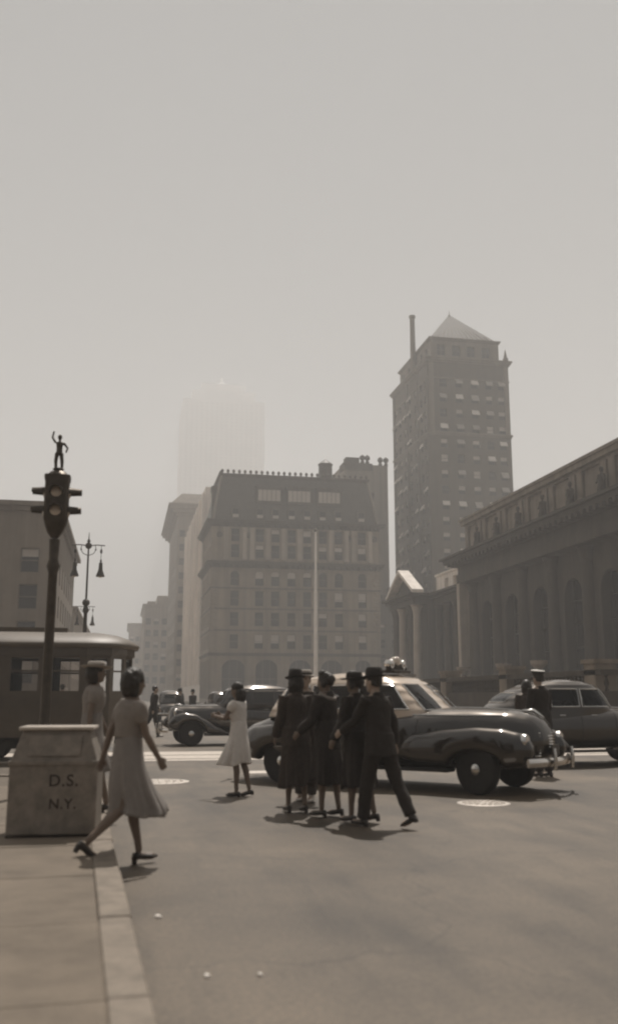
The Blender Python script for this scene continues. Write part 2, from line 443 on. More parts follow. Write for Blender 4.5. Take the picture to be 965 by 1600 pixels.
# granite paving of the car tracks across the avenue, with rails
tr = MB().quad((-45,22.35,0.004),(60,22.35,0.004),(60,25.95,0.004),(-45,25.95,0.004)).build('track_paving', SETT); tag(tr, kind='structure')
RAILM = mat('rail_steel', sepia(0.10,0.8), 0.35, 0.2, 10, metal=0.8)
for y in (22.95, 24.40):
    MB().box(-45, 60, y-.035, y+.035, -.02, .010).build('rail', RAILM, tr)
tag(MB().box(2.45, 3.25, 18.45, 19.05, -.01, .004).build('painted_dash', PAINT), kind='structure')

def manhole(loc, r, label):
    m = MB(); n = 40
    m.lathe([(r, -.01), (r, .006), (r*.93, .012), (0.001, .012)], n=n)
    rt = empty('manhole_cover', loc)
    m.build('cover', IRONC, rt)
    s = MB()
    for ring in (0.30, 0.52, 0.74):
        k = int(ring*26)
        for j in range(k):
            a = 2*math.pi*j/k; x, y = r*ring*math.cos(a), r*ring*math.sin(a)
            s.box(x-.022, x+.022, y-.022, y+.022, .012, .020)
    s.build('studs', IRONC, rt)['kind'] = 'stuff'
    tag(rt, label, 'manhole cover', 'manhole covers in the roadway')
manhole((5.0, 12.75, 0.0), 0.37, 'round iron manhole cover in the road in front of the taxi')
manhole((0.72, 17.0, 0.0), 0.50, 'round iron manhole cover behind the walking woman in light skirt')
SCRAP = mat('waste_paper', sepia(0.7, .5), 0.9, 0.05, 5)
for x, y, s_, lb in ((0.30, 6.75, .034, 'scrap of white paper lying against the kerb'),
                     (0.50, 5.33, .020, 'small white scrap on the road nearest the kerb foot'),
                     (0.78, 5.30, .018, 'small white scrap on the road right of another scrap')):
    m = MB(); pts = [(x + s_*random.uniform(.6,1.2)*math.cos(a), y + s_*random.uniform(.6,1.2)*math.sin(a)) for a in [k*math.pi/4 for k in range(8)]]
    m.rings([[(px_, py_, .004) for px_, py_ in pts], [(x+(px_-x)*.8, y+(py_-y)*.8, .010+random.uniform(0,.010)) for px_, py_ in pts]])
    tag(m.build('paper_scrap', SCRAP), lb, 'litter', 'scraps of litter on the road')

# ------------------------------------------------------------------ buildings
rb = random.Random(11)
def pick_blind(p=0.35):
    return rb.choice([0.35, 0.45, 0.5, 0.6]) if rb.random() < p else 0.0

# ---- corner block with mansard roof (south side of the far cross street)
def corner_block():
    X0, X1, Y0, Y1 = 16.6, 51.5, 185.0, 207.0
    rt = empty('mansard_building', (0, 0, 0))
    w = MB(); t = MB(); N = (X0, Y0, 0.0)
    cols = [(x - X0) for x in (21.4, 26.4, 29.65, 33.0, 36.25, 39.5, 42.85, 47.8)]
    ww = 1.75
    rows = [(10.7, 13.6, 0), (15.2, 18.0, 0), (19.2, 22.3, 0), (23.3, 26.3, 1), (29.0, 31.7, 2), (32.3, 35.0, 2)]
    holes = [(u-ww/2, u+ww/2, z0, z1) for u in cols for z0, z1, _ in rows]
    big = [(21.4-X0, 4.6), (28.0-X0, 4.4), (34.8-X0, 4.4), (41.3-X0, 4.4), (47.8-X0, 3.2)]
    holes += [(u-bw/2, u+bw/2, 1.0, 8.6) for u, bw in big]
    H = 36.0
    wall_holes(w, N, 0, X1-X0, H, holes, 0.35)
    # avenue side
    ecols = [3.0, 7.0, 11.0, 15.0, 19.0]; E = (X0, Y1, 0.0)
    eh = [(u-.85, u+.85, z0, z1) for u in ecols for z0, z1, _ in rows] + [(u-1.4, u+1.4, 1.0, 8.6) for u in ecols]
    wall_holes(w, E, -math.pi/2, Y1-Y0, H, eh, 0.35)
    w.quad((X1,Y0,0),(X1,Y1,0),(X1,Y1,H),(X1,Y0,H)); w.quad((X0,Y1,0),(X1,Y1,0),(X1,Y1,H),(X0,Y1,H))
    w.box(X0+.5, X1-.5, Y0+.9, Y1-.9, 0.2, H-.3)       # inner core, so no daylight shows through
    w.build('wall', STONE_K, rt)
    for u in cols:
        for z0, z1, kind in rows:
            add_window(rt, N, 0, u, z0, ww, z1-z0, 0.35, mull=1, blind=pick_blind(0.4))
    for u in ecols:
        for z0, z1, kind in rows: add_window(rt, E, -math.pi/2, u, z0, 1.7, z1-z0, 0.35, blind=pick_blind(0.3))
        add_window(rt, E, -math.pi/2, u, 1.0, 2.8, 7.6, 0.35, mull=3)
    for u, bw in big: add_window(rt, N, 0, u, 1.0, bw, 7.6, 0.35, mull=3)
    # arched heads: stone spandrels set in the top of the openings
    def spandrel(x0, x1, z1, y, rise):
        sp = MB(); n = 8; c = (x0+x1)/2; hw = (x1-x0)/2
        for sgn in (-1, 1):
            pts = [(c + sgn*hw, y, z1), (c, y, z1)]
            arc_ = [(c + sgn*hw*math.sin(math.pi/2*k/n), y, z1 - rise + rise*math.cos(math.pi/2*k/n)) for k in range(1, n+1)]
            sp.poly(pts + arc_)
        sp.build('arch_head', STONE_K, rt)
    for u in cols: spandrel(X0+u-ww/2, X0+u+ww/2, 26.3, Y0+.12, 0.9)
    for u, bw in big: spandrel(X0+u-bw/2, X0+u+bw/2, 8.6, Y0+.12, bw*.42)
    # string courses and cornices
    c = MB()
    band(c, X0, X1, Y0, Y1, 9.3, [(.35,.12),(.25,.30)])
    for z in (14.2, 18.5): band(c, X0, X1, Y0, Y1, z, [(.3,.10)])
    band(c, X0, X1, Y0, Y1, 22.65, [(.3,.14)])
    band(c, X0, X1, Y0, Y1, 26.9, [(.4,.15),(.3,.45),(.4,.8),(.18,.95)])
    band(c, X0, X1, Y0, Y1, 35.3, [(.4,.2),(.3,.5),(.4,.9),(.25,1.15)])
    c.build('cornice', STONE_KD, rt)
    br = MB().box(-.16,.16,-.75,0,-.5,0).mesh('bracket', STONE_KD)
    for zz, pr in ((27.55,.12),(35.95,.18)):
        k = 0
        x = X0+.5
        while x < X1-.3:
            inst(br, 'bracket', rt, (x, Y0-.10, zz)); x += 1.25
    # pilasters of the upper order
    pm = MB().box(-.42,.42,-.28,.02,0,6.6).box(-.55,.55,-.38,.02,5.9,6.6).box(-.52,.52,-.36,.02,0,.5).mesh('pilaster', STONE_KP)
    edges = [ (cols[k]+cols[k+1])/2 for k in range(1,6)] + [cols[1]-1.62, cols[6]+1.62, cols[0]-1.9, cols[0]+1.9, cols[7]-1.75, cols[7]+1.75]
    for u in edges: inst(pm, 'pilaster', rt, (X0+u, Y0, 28.55))
    # round medallions beside the end windows
    md = MB().lathe([(.62,0),(.62,.14),(.45,.2),(.40,.12),(.01,.12)], n=20, axis='y').mesh('medallion', STONE_KD)
    for u in (cols[0]-3.2, cols[0]+2.9, cols[7]-2.9, cols[7]+2.75):
        o = inst(md, 'medallion', rt, (X0+u, Y0-.02, 33.6)); o.rotation_euler = (0, 0, math.pi)
    # rusticated corner stones
    qm = MB().box(0,1.3,-.10,.03,0,.62).mesh('quoin', STONE_K, bevel=.03); qm2 = MB().box(0,.85,-.10,.03,0,.62).mesh('quoin', STONE_K, bevel=.03)
    for k in range(23):
        z = 9.95 + k*.72
        if z > 26.2: break
        me = qm if k % 2 else qm2; ln = 1.3 if k % 2 else .85
        inst(me, 'quoin', rt, (X0-.06, Y0-.01, z)); inst(me, 'quoin', rt, (X1-ln+.06, Y0-.01, z))
    # mansard
    zb, zt = 36.65, 46.3; ins = 1.9
    r = MB()
    def ringz(z, i): return [(X0+i,Y0+i,z),(X1-i,Y0+i,z),(X1-i,Y1-i,z),(X0+i,Y1-i,z)]
    r.rings([ringz(zb, .15), ringz(zb+4, .75), ringz(zt, ins)])
    ro = r.build('roof', SLATE, rt)
    rc = MB(); band(rc, X0+ins, X1-ins, Y0+ins, Y1-ins, zt-.2, [(.35,.15),(.35,.4)])
    rc.build('roof_cornice', STONE_KD, ro)
    cr = MB().lathe([(.16,0),(.16,.2),(.34,.45),(.30,.7),(.08,.95)], n=8).mesh('crest', STONE_KD)
    for k in range(27): inst(cr, 'crest', ro, (X0+ins+.2+k*(X1-X0-2*ins-.4)/26, Y0+ins, zt+.5))
    for k in range(1, 13): inst(cr, 'crest', ro, (X0+ins, Y0+ins+.2+k*1.4, zt+.5))
    # big studio windows in the roof
    for u0, u1 in ((26.0,30.7),(32.3,37.0),(38.7,43.3)):
        d = MB().box(u0-.25,u1+.25,Y0+.5,Y0+3.0,40.4,43.9); d.box(u0-.45,u1+.45,Y0+.35,Y0+3.0,43.9,44.3)
        do = d.build('dormer', STONE_KD, rt)
        fm = MB(); n = 5
        for k in range(n+1):
            x = u0 + (u1-u0)*k/n; fm.box(x-.05,x+.05,Y0+.40,Y0+.47,41.0,43.4)
        fm.box(u0,u1,Y0+.40,Y0+.46,40.95,41.05); fm.box(u0,u1,Y0+.40,Y0+.46,43.35,43.45)
        fm.build('window_frame', SASH, do)
        MB().quad((u0,Y0+.475,41),(u1,Y0+.475,41),(u1,Y0+.475,43.4),(u0,Y0+.475,43.4)).build('curtain', BLIND, do)
    # row of low dormers with curved heads
    dm = MB(); prof = [(-1.0,0),(1.0,0),(1.0,2.0)] + [(1.0*math.cos(math.pi*k/10), 2.0+.8*math.sin(math.pi*k/10)) for k in range(1,10)] + [(-1.0,2.0)]
    dm.rings([[(x,-.1,z) for x,z in prof], [(x,1.6,z) for x,z in prof]])
    dme = dm.mesh('dormer', STONE_KD)
    dp = MB().quad((-.6,-.13,.3),(.6,-.13,.3),(.6,-.13,2.1),(-.6,-.13,2.1)).mesh('pane', GLASS_D)
    db = MB().box(-.6,.6,-.17,-.14,.3,.95).mesh('sill_panel', BLIND)
    for u in cols:
        o = inst(dme, 'dormer', rt, (X0+u, Y0+.25, 37.0)); inst(dp, 'pane', o); inst(db, 'sill_panel', o)
    # end chimney slabs and corner ribs
    for x in (X0+.2, X1-1.3):
        ch = MB().box(x, x+1.1, Y0+3.2, Y0+5.2, 36.6, 44.0); ch.box(x-.15, x+1.25, Y0+3.05, Y0+5.35, 43.4, 44.3)
        ch.build('chimney', STONE_KD, rt)
    for x, sg in ((X0, 1), (X1, -1)):
        MB().tube([(x+sg*.25, Y0+.2, zb), (x+sg*.85, Y0+.8, zb+4), (x+sg*1.95, Y0+1.95, zt)], .28, 6).build('roof_rib', CONC, rt)
    # stair head / water tank
    tk = MB().lathe([(1.5,0),(1.5,3.6),(1.65,3.65),(1.6,3.8),(.05,5.0)], (41.4, Y0+6, 47.0), 14)
    to = tk.build('water_tank', SLATE, rt, smooth=True, auto=30)
    tag(rt, 'broad stone corner block with mansard roof, dormers and rows of windows', 'building')
corner_block()

# ---- brick tower with pyramid roof
def tower():
    X0, X1, Y0, Y1 = 68.3, 88.6, 200.0, 229.0
    rt = empty('office_tower', (0,0,0)); w = MB(); N = (X0,Y0,0); E = (X0,Y1,0)
    W, D, H = X1-X0, Y1-Y0, 80.5
    cols = [3.6, 7.6, 11.5, 15.2, 18.3]; ecols = [2.6, 7.2, 11.6, 16.0, 20.6, 24.0, 27.0]
    ecols = [2.2, 6.0, 10.2, 14.5, 19.0, 23.4, 26.6]
    zs = []; z = 21.5
    rows = []
    pitch = 3.72
    k = 0
    while z + 2.2 < 78.6:
        rows.append((z, z+2.1)); z += pitch; k += 1
    ww = 1.75
    wall_holes(w, N, 0, W, H, [(u-ww/2,u+ww/2,a,b) for u in cols for a,b in rows], .3)
    wall_holes(w, E, -math.pi/2, D, H, [(u-.8,u+.8,a,b) for u in ecols for a,b in rows], .3)
    w.quad((X1,Y0,0),(X1,Y1,0),(X1,Y1,H),(X1,Y0,H)); w.quad((X0,Y1,0),(X1,Y1,0),(X1,Y1,H),(X0,Y1,H))
    w.box(X0+.5,X1-.5,Y0+.9,Y1-.9,.2,H-.2)
    w.build('wall', BRICK_T, rt)
    r1 = random.Random(5)
    for u in cols:
        for i,(a,b) in enumerate(rows):
            q = r1.random()
            add_window(rt, N, 0, u, a, ww, b-a, .3, blind=(.5 if q > .72 else .85 if q > .62 else 0), awning=q < .45)
    for u in ecols:
        for a,b in rows:
            q = r1.random()
            add_window(rt, E, -math.pi/2, u, a, 1.6, b-a, .3, blind=(.5 if q > .7 else 0), awning=q < .38)
    c = MB()
    band(c, X0,X1,Y0,Y1, 61.6, [(.4,.15),(.5,.35)])
    band(c, X0,X1,Y0,Y1, 75.6, [(.3,.15)])
    band(c, X0,X1,Y0,Y1, 79.6, [(.4,.2),(.5,.55),(.4,.8)])
    c.build('cornice', TRIM_T, rt)
    # piers between the bays of the avenue side
    pr = MB().box(-.25,0,-.6,.6,20,79.5).mesh('pier', BRICK_T)
    for y in (Y0+.7, Y0+8.3, Y0+16.8, Y1-.7): inst(pr, 'pier', rt, (X0-.003, y, 0))
    pn = MB().box(-.6,.6,-.22,0,62.5,79.5).mesh('pier', TRIM_T)
    for x in (X0+.7, X1-.7): inst(pn, 'pier', rt, (x, Y0-.003, 0))
    # set-back top storeys
    u = MB(); x0,x1,y0,y1 = X0+1.4,X1-1.6,Y0+1.6,Y1-2
    z0, z1 = 80.9, 86.2
    hN = [(uu-1.0,uu+1.0,1.2,3.9) for uu in (2.6,6.4,10.2,14.0)]
    wall_holes(u, (x0,y0,z0), 0, x1-x0, z1-z0, hN, .3)
    hE = [(uu-.9,uu+.9,1.2,3.9) for uu in (3,8,13,18,22)]
    wall_holes(u, (x0,y1,z0), -math.pi/2, y1-y0, z1-z0, hE, .3)
    u.quad((x1,y0,z0),(x1,y1,z0),(x1,y1,z1),(x1,y0,z1)); u.quad((x0,y1,z0),(x1,y1,z0),(x1,y1,z1),(x0,y1,z1))
    u.box(x0+.5,x1-.5,y0+.8,y1-.8,z0+.1,z1-.1)
    po = u.build('penthouse_wall', TRIM_T, rt)
    for uu in (2.6,6.4,10.2,14.0): add_window(rt, (x0,y0,z0), 0, uu, 1.2, 2.0, 2.7, .3, mull=2)
    for uu in (3,8,13,18,22): add_window(rt, (x0,y1,z0), -math.pi/2, uu, 1.2, 1.8, 2.7, .3, mull=2)
    c2 = MB(); band(c2, x0,x1,y0,y1, z1-.3, [(.35,.25),(.3,.5)]); c2.build('cornice', TRIM_T, rt)
    rf = MB(); zr = z1+.36; cx, cy = (x0+x1)/2-.3, (y0+y1)/2-1
    rf.rings([[(x0+.3,y0+.3,zr),(x1-.3,y0+.3,zr),(x1-.3,y1-.3,zr),(x0+.3,y1-.3,zr)],
              [(cx-.5,cy-3,zr+9.6),(cx+.5,cy-3,zr+9.6),(cx+.5,cy+2.5,zr+9.6),(cx-.5,cy+2.5,zr+9.6)]])
    ro = rf.build('roof', TILE_T, rt)
    seam = MB()
    for k in range(1, 12):
        x = x0+.3+(x1-x0-.6)*k/12; f = 1-abs(k-6)/6*.98
        seam.tube([(x, y0+.27, zr+.02), (x+(cx-x)*f, y0+.27+(cy-3-y0)*f, zr+9.6*f+.04)], .10, 5)
    seam.build('roof_seams', TRIM_T, ro)
    MB().lathe([(.3,0),(.35,.4),(.1,.8),(.04,1.8)], (cx,cy-2.5,zr+9.5), 8).build('finial', TRIM_T, ro)
    # corner pinnacles and tall flue
    pin = MB().box(-.5,.5,-.5,.5,0,1.0).lathe([(.5,1.0),(.38,1.6),(.04,3.4)], n=8).mesh('pinnacle', TRIM_T)
    for x,y in ((X1-.4,Y0+.4),): inst(pin, 'pinnacle', rt, (x,y,80.9))
    fl = MB().tube([(0,0,0),(0,0,17)], [.75,.62], 12).lathe([(.7,16.4),(.85,16.6),(.85,17.1),(.5,17.1)], n=12)
    f_ = fl.build('flue', TRIM_T, rt); f_.location = (68.9, 213.0, 79.5)
    tag(rt, 'tall dark brick office tower with pyramid roof and window awnings', 'tower')
tower()

def plain_block(name, label, X0,X1,Y0,Y1,H, m, rowsN=0, colsN=0, rowsE=0, colsE=0, east=False, z0=5.0, trim=None, cornice=None, ww=1.5, wh=2.0, blind=.25, side=True, pitch=None):
    rt = empty(name, (0,0,0)); w = MB(); W, D = X1-X0, Y1-Y0
    zr = [z0 + (H-2.5-z0)*(k/max(1,rowsN-1) if rowsN > 1 else 0) - 0 for k in range(rowsN)]
    zr = [z for z in zr if z+wh < H-.6]
    cu = [W*(k+.5)/colsN for k in range(colsN)]
    wall_holes(w, (X0,Y0,0), 0, W, H, [(u-ww/2,u+ww/2,z,z+wh) for u in cu for z in zr], .3)
    zre = [z0 + (H-2.5-z0)*(k/max(1,rowsE-1)) for k in range(rowsE)]; zre = [z for z in zre if z+wh < H-.6]
    ce = [D*(k+.5)/colsE for k in range(colsE)]
    if east: O, rz, xo = (X1,Y0,0), math.pi/2, X0
    else: O, rz, xo = (X0,Y1,0), -math.pi/2, X1
    wall_holes(w, O, rz, D, H, [(u-ww/2,u+ww/2,z,z+wh) for u in ce for z in zre], .3)
    w.quad((xo,Y0,0),(xo,Y1,0),(xo,Y1,H),(xo,Y0,H)); w.quad((X0,Y1,0),(X1,Y1,0),(X1,Y1,H),(X0,Y1,H))
    if rowsN or rowsE: w.box(X0+.5,X1-.5,Y0+.8,Y1-.8,.2,H-.25)
    w.quad((X0,Y0,H),(X1,Y0,H),(X1,Y1,H),(X0,Y1,H))
    w.build('wall', m, rt)
    for u in cu:
        for z in zr: add_window(rt, (X0,Y0,0), 0, u, z, ww, wh, .3, blind=pick_blind(blind))
    for u in ce:
        for z in zre: add_window(rt, O, rz, u, z, ww, wh, .3, blind=pick_blind(blind))
    if cornice:
        c = MB(); band(c, X0,X1,Y0,Y1, H-.2, cornice); c.build('cornice', trim or m, rt)
    tag(rt, label, 'building')
    return rt

# slab between the corner block and the tower
b = plain_block('slab_building', 'plain windowless pale slab rising between the mansard block and tower', 49.6, 60.3, 208, 225, 55.6, CONC)
st = MB().box(49.4,56.5,207.8,212,54.2,55.9); st.box(50.2,53.5,208.5,211,55.9,57.4)
st.build('parapet', STONE_KD, b)
urn = MB().lathe([(.5,0),(.5,.5),(.25,.7),(.7,1.3),(.6,1.8),(.15,2.2)], n=10).mesh('urn', STONE_KD)
for x in (54.2, 55.4, 58.6, 60.0): inst(urn, 'urn', b, (x, 208.4, 55.9 if x < 57 else 55.55))
# low house right of the corner block
b = plain_block('town_house', 'low stone town house with stepped gable right of the mansard block', 51.8, 60.5, 190, 204, 20.0, STONE_KD, 5, 3, 0, 0, ww=1.6, wh=2.0, cornice=[(.3,.2),(.3,.4)])
gb = MB(); prof = [(52.2,20.3),(60.1,20.3),(60.1,21.3),(58.9,21.3),(58.9,22.6),(57.7,22.6),(57.7,24.2),(54.6,24.2),(54.6,22.6),(53.4,22.6),(53.4,21.3),(52.2,21.3)]
gb.rings([[(x,190.1,z) for x,z in prof],[(x,191.0,z) for x,z in prof]]); gb.build('gable', STONE_KD, b)

# avenue row beyond the corner block
b = plain_block('pale_building', 'narrow pale building with vertical piers just beyond the mansard block', 17.2, 36, 212, 276, 47.5, PALE, 0,0, 10, 7, z0=6, ww=2.0, wh=2.4, blind=.1)
pp = MB().box(-.5,0,-.9,.9,4,48).mesh('pier', PALE)
for k in range(8): inst(pp, 'pier', b, (17.197, 212.9 + k*8.88, 0))
cp = MB().box(17.4,36,212.2,275.8,47.5,49.5); cp.build('parapet', PALE, b)
b = plain_block('overhanging_cornice_building', 'tall brown building with deep overhanging cornice on the avenue', 15.4, 40, 292, 346, 58, BROWN, 12, 8, 12, 10, z0=6, trim=BROWN, cornice=[(.8,.6),(1.2,1.6),(1.0,2.6),(.6,3.1)], ww=1.8, wh=2.3)
hp = MB(); hp.rings([[(13.0,289.6,61.4),(41,289.6,61.4),(41,349,61.4),(13.0,349,61.4)],[(16.5,293,65.2),(40,293,65.2),(40,345,65.2),(16.5,345,65.2)]]); hp.build('roof', BROWN, b)
b = plain_block('grey_building', 'grey mid-height building at the bend of the avenue with attic blocks', 7.2, 16, 352, 400, 34.5, GREY_B, 7, 3, 7, 8, z0=6, ww=1.9, wh=2.4, cornice=[(.5,.4),(.5,.8)])
MB().box(11.8,16,353,390,35.3,38.6).box(8.2,11.2,353,380,35.3,36.4).build('attic', GREY_B, b)
b = plain_block('far_low_building', 'farthest low pale building closing the view down the avenue', 2.2, 9.5, 420, 470, 32.5, GREY_B, 6, 3, 6, 6, z0=6, ww=1.8, wh=2.2, cornice=[(.5,.4),(.4,.9)])
b = plain_block('deep_block', 'brown block standing behind the overhanging cornice building', 30, 60, 352, 400, 40, BROWN, 8, 7, 0, 0, z0=6)

# east side of the avenue
b = plain_block('east_apartment_building', 'taller brown building on the left side of the avenue behind lamp posts', -30, -6.5, 85, 121, 18.0, BROWN, 5, 6, 5, 9, east=True, z0=2.5, ww=1.6, wh=2.2, cornice=[(.4,.3),(.4,.7)])
b = plain_block('east_row_building', 'far low grey row of shops on the left side of avenue', -30, -6.5, 124, 190, 12.5, GREY_B, 3, 6, 3, 14, east=True, z0=1.6, ww=1.7, wh=2.2, cornice=[(.3,.3),(.3,.5)])

# ---- far skyscraper in the haze
def skyscraper():
    rt = empty('skyscraper', (0,0,0)); m = MB()
    X0, X1, Y0, Y1 = 50.0, 132.0, 900, 968
    m.box(X0-17,X1+17,Y0-11,Y1+11,0,35); m.box(X0-7,X1+7,Y0-6,Y1+6,35,120)
    m.box(X0,X1,Y0,Y1,120,296); m.box(X0+9,X1-9,Y0+7,Y1-7,296,308); m.box(X0+19,X1-19,Y0+14,Y1-14,308,318)
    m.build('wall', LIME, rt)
    MB().lathe([(7,318),(6.5,323),(1.7,326),(1.1,331)], (91,934,0), 12).build('mast', LIME, rt)
    # stone piers between vertical window strips
    pm = MB().box(-1.05,1.05,-.7,0,121,295).mesh('pier', LIME)
    x = X0 + 1.1
    while x < X1: inst(pm, 'pier', rt, (x, Y0-.003, 0)); x += 5.0
    pe = MB().box(-.7,0,-1.05,1.05,121,295).mesh('pier', LIME)
    y = Y0 + 1.4
    while y < Y1: inst(pe, 'pier', rt, (X0-.003, y, 0)); y += 5.0
    wm = MB()
    for kx in range(16):
        xx = X0 + 1.1 + 5.0*kx + 2.5
        for kz in range(46): wm.quad((xx-1,Y0-.05,122+kz*3.75),(xx+1,Y0-.05,122+kz*3.75),(xx+1,Y0-.05,124+kz*3.75),(xx-1,Y0-.05,124+kz*3.75))
    o = wm.build('window_panes', mat('hazy_pane', sepia(.68,.3), .5, .05, 1), rt); o['kind'] = 'stuff'  # panes paled close to the wall, haze painted into their colour
    tag(rt, 'huge pale skyscraper fading into the bright haze', 'skyscraper')
skyscraper()

# ------------------------------------------------------------------ library
def ident(o): return o
def column_mesh(h, r, name='column', m=None):
    prof = [(r*1.35,0),(r*1.35,h*.02),(r*1.2,h*.03),(r*1.25,h*.045),(r*1.02,h*.06),(r,h*.3),(r*.86,h*.88),(r*.95,h*.885),(r*.9,h*.9),(r*1.25,h*.975),(r*1.45,h*.98),(r*1.45,h)]
    return MB().lathe(prof, n=18).mesh(name, m or MARBLE, smooth=False)

WORK = bpy.data.scenes.new('work')          # bench for growing skins, removed at the end
def smooth_remesh(mb, name, m, voxel, parent=None, it=3, fac=0.5):
    me = bpy.data.meshes.new(name); me.from_pydata(mb.v, [], mb.f); me.update()
    bm = bmesh.new(); bm.from_mesh(me); bmesh.ops.recalc_face_normals(bm, faces=bm.faces); bm.to_mesh(me); bm.free()
    o = bpy.data.objects.new(name, me)
    md = o.modifiers.new('r', 'REMESH'); md.mode = 'VOXEL'; md.voxel_size = voxel; md.adaptivity = 0.0
    s = o.modifiers.new('s', 'SMOOTH'); s.iterations = it; s.factor = fac
    WORK.collection.objects.link(o); vl = WORK.view_layers[0]; vl.update()
    nm = bpy.data.meshes.new_from_object(o.evaluated_get(vl.depsgraph), depsgraph=vl.depsgraph)
    WORK.collection.objects.unlink(o); col.objects.link(o)
    o.modifiers.clear(); o.data = nm; nm.name = name
    bpy.data.meshes.remove(me)
    nm.materials.clear(); nm.materials.append(m)
    for p in nm.polygons: p.use_smooth = True
    if parent: o.parent = parent
    return o

def library():
    rt = empty('library', (0,0,0))
    A = 42.0
    Y0, Y1 = 52.0, 111.5           # central pavilion
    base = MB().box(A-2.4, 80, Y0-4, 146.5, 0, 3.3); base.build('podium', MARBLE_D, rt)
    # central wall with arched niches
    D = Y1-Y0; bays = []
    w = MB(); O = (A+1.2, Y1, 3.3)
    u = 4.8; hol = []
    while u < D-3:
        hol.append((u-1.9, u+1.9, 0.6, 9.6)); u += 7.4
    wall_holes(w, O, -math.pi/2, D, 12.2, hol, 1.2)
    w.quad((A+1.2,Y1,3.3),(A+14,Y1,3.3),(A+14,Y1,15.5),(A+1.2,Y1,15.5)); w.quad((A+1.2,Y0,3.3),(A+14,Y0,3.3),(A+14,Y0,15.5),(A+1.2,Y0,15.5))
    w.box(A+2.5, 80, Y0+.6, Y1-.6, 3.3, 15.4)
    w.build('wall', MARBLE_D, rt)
    for u0,u1,z0,z1 in hol:
        yc = Y1-(u0+u1)/2; n = 10; hw = 1.9; sp = MB()
        for sg in (-1,1):
            sp.poly([(A+1.22, yc+sg*hw, 3.3+z1), (A+1.22, yc, 3.3+z1)] + [(A+1.22, yc+sg*hw*math.sin(math.pi/2*k/n), 3.3+z1-hw+hw*math.cos(math.pi/2*k/n)) for k in range(1,n+1)])
        sp.build('arch_head', MARBLE_D, rt)
        fm = MB(); fm.box(A+2.2,A+2.35,yc-1.9,yc-1.75,3.9,12.9).box(A+2.2,A+2.35,yc+1.75,yc+1.9,3.9,12.9).box(A+2.2,A+2.35,yc-.08,yc+.08,3.9,12.9)
        for z in (6.2, 8.5, 10.8): fm.box(A+2.21,A+2.34,yc-1.75,yc+1.75,z-.07,z+.07)
        wo = fm.build('window', IRON, rt)
        MB().quad((A+2.38,yc-1.9,3.9),(A+2.38,yc+1.9,3.9),(A+2.38,yc+1.9,12.9),(A+2.38,yc-1.9,12.9)).build('pane', GLASS_D, wo)
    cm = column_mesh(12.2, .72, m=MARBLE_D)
    u = 1.1
    pedm = MB().box(-1.0,1.0,-1.0,1.0,0,1.6).mesh('pedestal', MARBLE)
    while u < D:
        for du in (-.0, ):
            inst(cm, 'column', rt, (A+1.0, Y1-u-du, 3.3))
        u += 7.4
    # entablature and great cornice
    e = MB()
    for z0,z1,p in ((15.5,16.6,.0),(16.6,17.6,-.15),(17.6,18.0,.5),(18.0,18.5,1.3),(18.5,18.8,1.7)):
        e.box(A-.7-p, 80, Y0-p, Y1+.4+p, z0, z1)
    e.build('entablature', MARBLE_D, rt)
    dn = MB().box(-.9,0,-.25,.25,-.45,0).mesh('dentil', MARBLE_D)
    y = Y1-.2
    while y > Y0: inst(dn, 'dentil', rt, (A-1.15, y, 17.99)); y -= 1.15
    # attic with relief panels
    at = MB(); at.box(A+.6, 80, Y0+1, Y1-.6, 18.8, 22.6); 
    at.build('attic_wall', MARBLE, rt)
    atc = MB()
    for z0,z1,p in ((22.6,22.9,.25),(22.9,23.4,.7),(23.4,23.7,.9)): atc.box(A+.6-p, 80, Y0+1-p, Y1-.6+p, z0, z1)
    atc.build('attic_cornice', MARBLE, rt)
    pan = MB().box(-.14,0,-1.65,1.65,.3,3.0).mesh('relief_panel', MARBLE, bevel=.05)
    pil = MB().box(-.35,0,-.55,.55,0,3.8).mesh('pilaster', MARBLE)
    y = Y1-3.2; k = 0; stat_y = []
    while y > Y0+4:
        inst(pan, 'relief_panel', rt, (A+.597, y, 19.1)); 
        stat_y.append(y-3.05); y -= 6.1
    for yy in stat_y:
        inst(pil, 'pilaster', rt, (A+.594, yy-.75, 18.8)); inst(pil, 'pilaster', rt, (A+.594, yy+.75, 18.8))
    inst(pil, 'pilaster', rt, (A+.594, Y1-1.2, 18.8))
    # hipped roof behind
    rf = MB(); rf.rings([[(A+.4,Y0+1,23.7),(80,Y0+1,23.7),(80,Y1-.7,23.7),(A+.4,Y1-.7,23.7)],[(A+10,Y0+8,25.2),(76,Y0+8,25.2),(76,Y1-10,25.2),(A+10,Y1-10,25.2)]])
    rf.build('roof', COPPER, rt)
    # wing
    W0, W1 = Y1, 128.0; AW = 44.0
    w = MB(); hol = [(u-1.2,u+1.2,1.0,8.0) for u in (2.6,6.4,10.2,14.0)]
    wall_holes(w, (AW+.8, W1, 3.3), -math.pi/2, W1-W0, 11.0, hol, .8)
    w.box(AW+2.0, 80, W0+.2, W1-.2, 3.3, 14.2)
    w.build('wing_wall', MARBLE_D, rt)
    for u0,u1,z0,z1 in hol:
        yc = W1-(u0+u1)/2
        fm = MB().box(AW+1.4,AW+1.5,yc-1.2,yc-1.08,4.3,11.3).box(AW+1.4,AW+1.5,yc+1.08,yc+1.2,4.3,11.3).box(AW+1.4,AW+1.5,yc-1.08,yc+1.08,7.7,7.85)
        wo = fm.build('window', IRON, rt)
        MB().quad((AW+1.52,yc-1.2,4.3),(AW+1.52,yc+1.2,4.3),(AW+1.52,yc+1.2,11.3),(AW+1.52,yc-1.2,11.3)).build('pane', GLASS_D, wo)
    cw = column_mesh(11.0, .55, m=MARBLE_D)
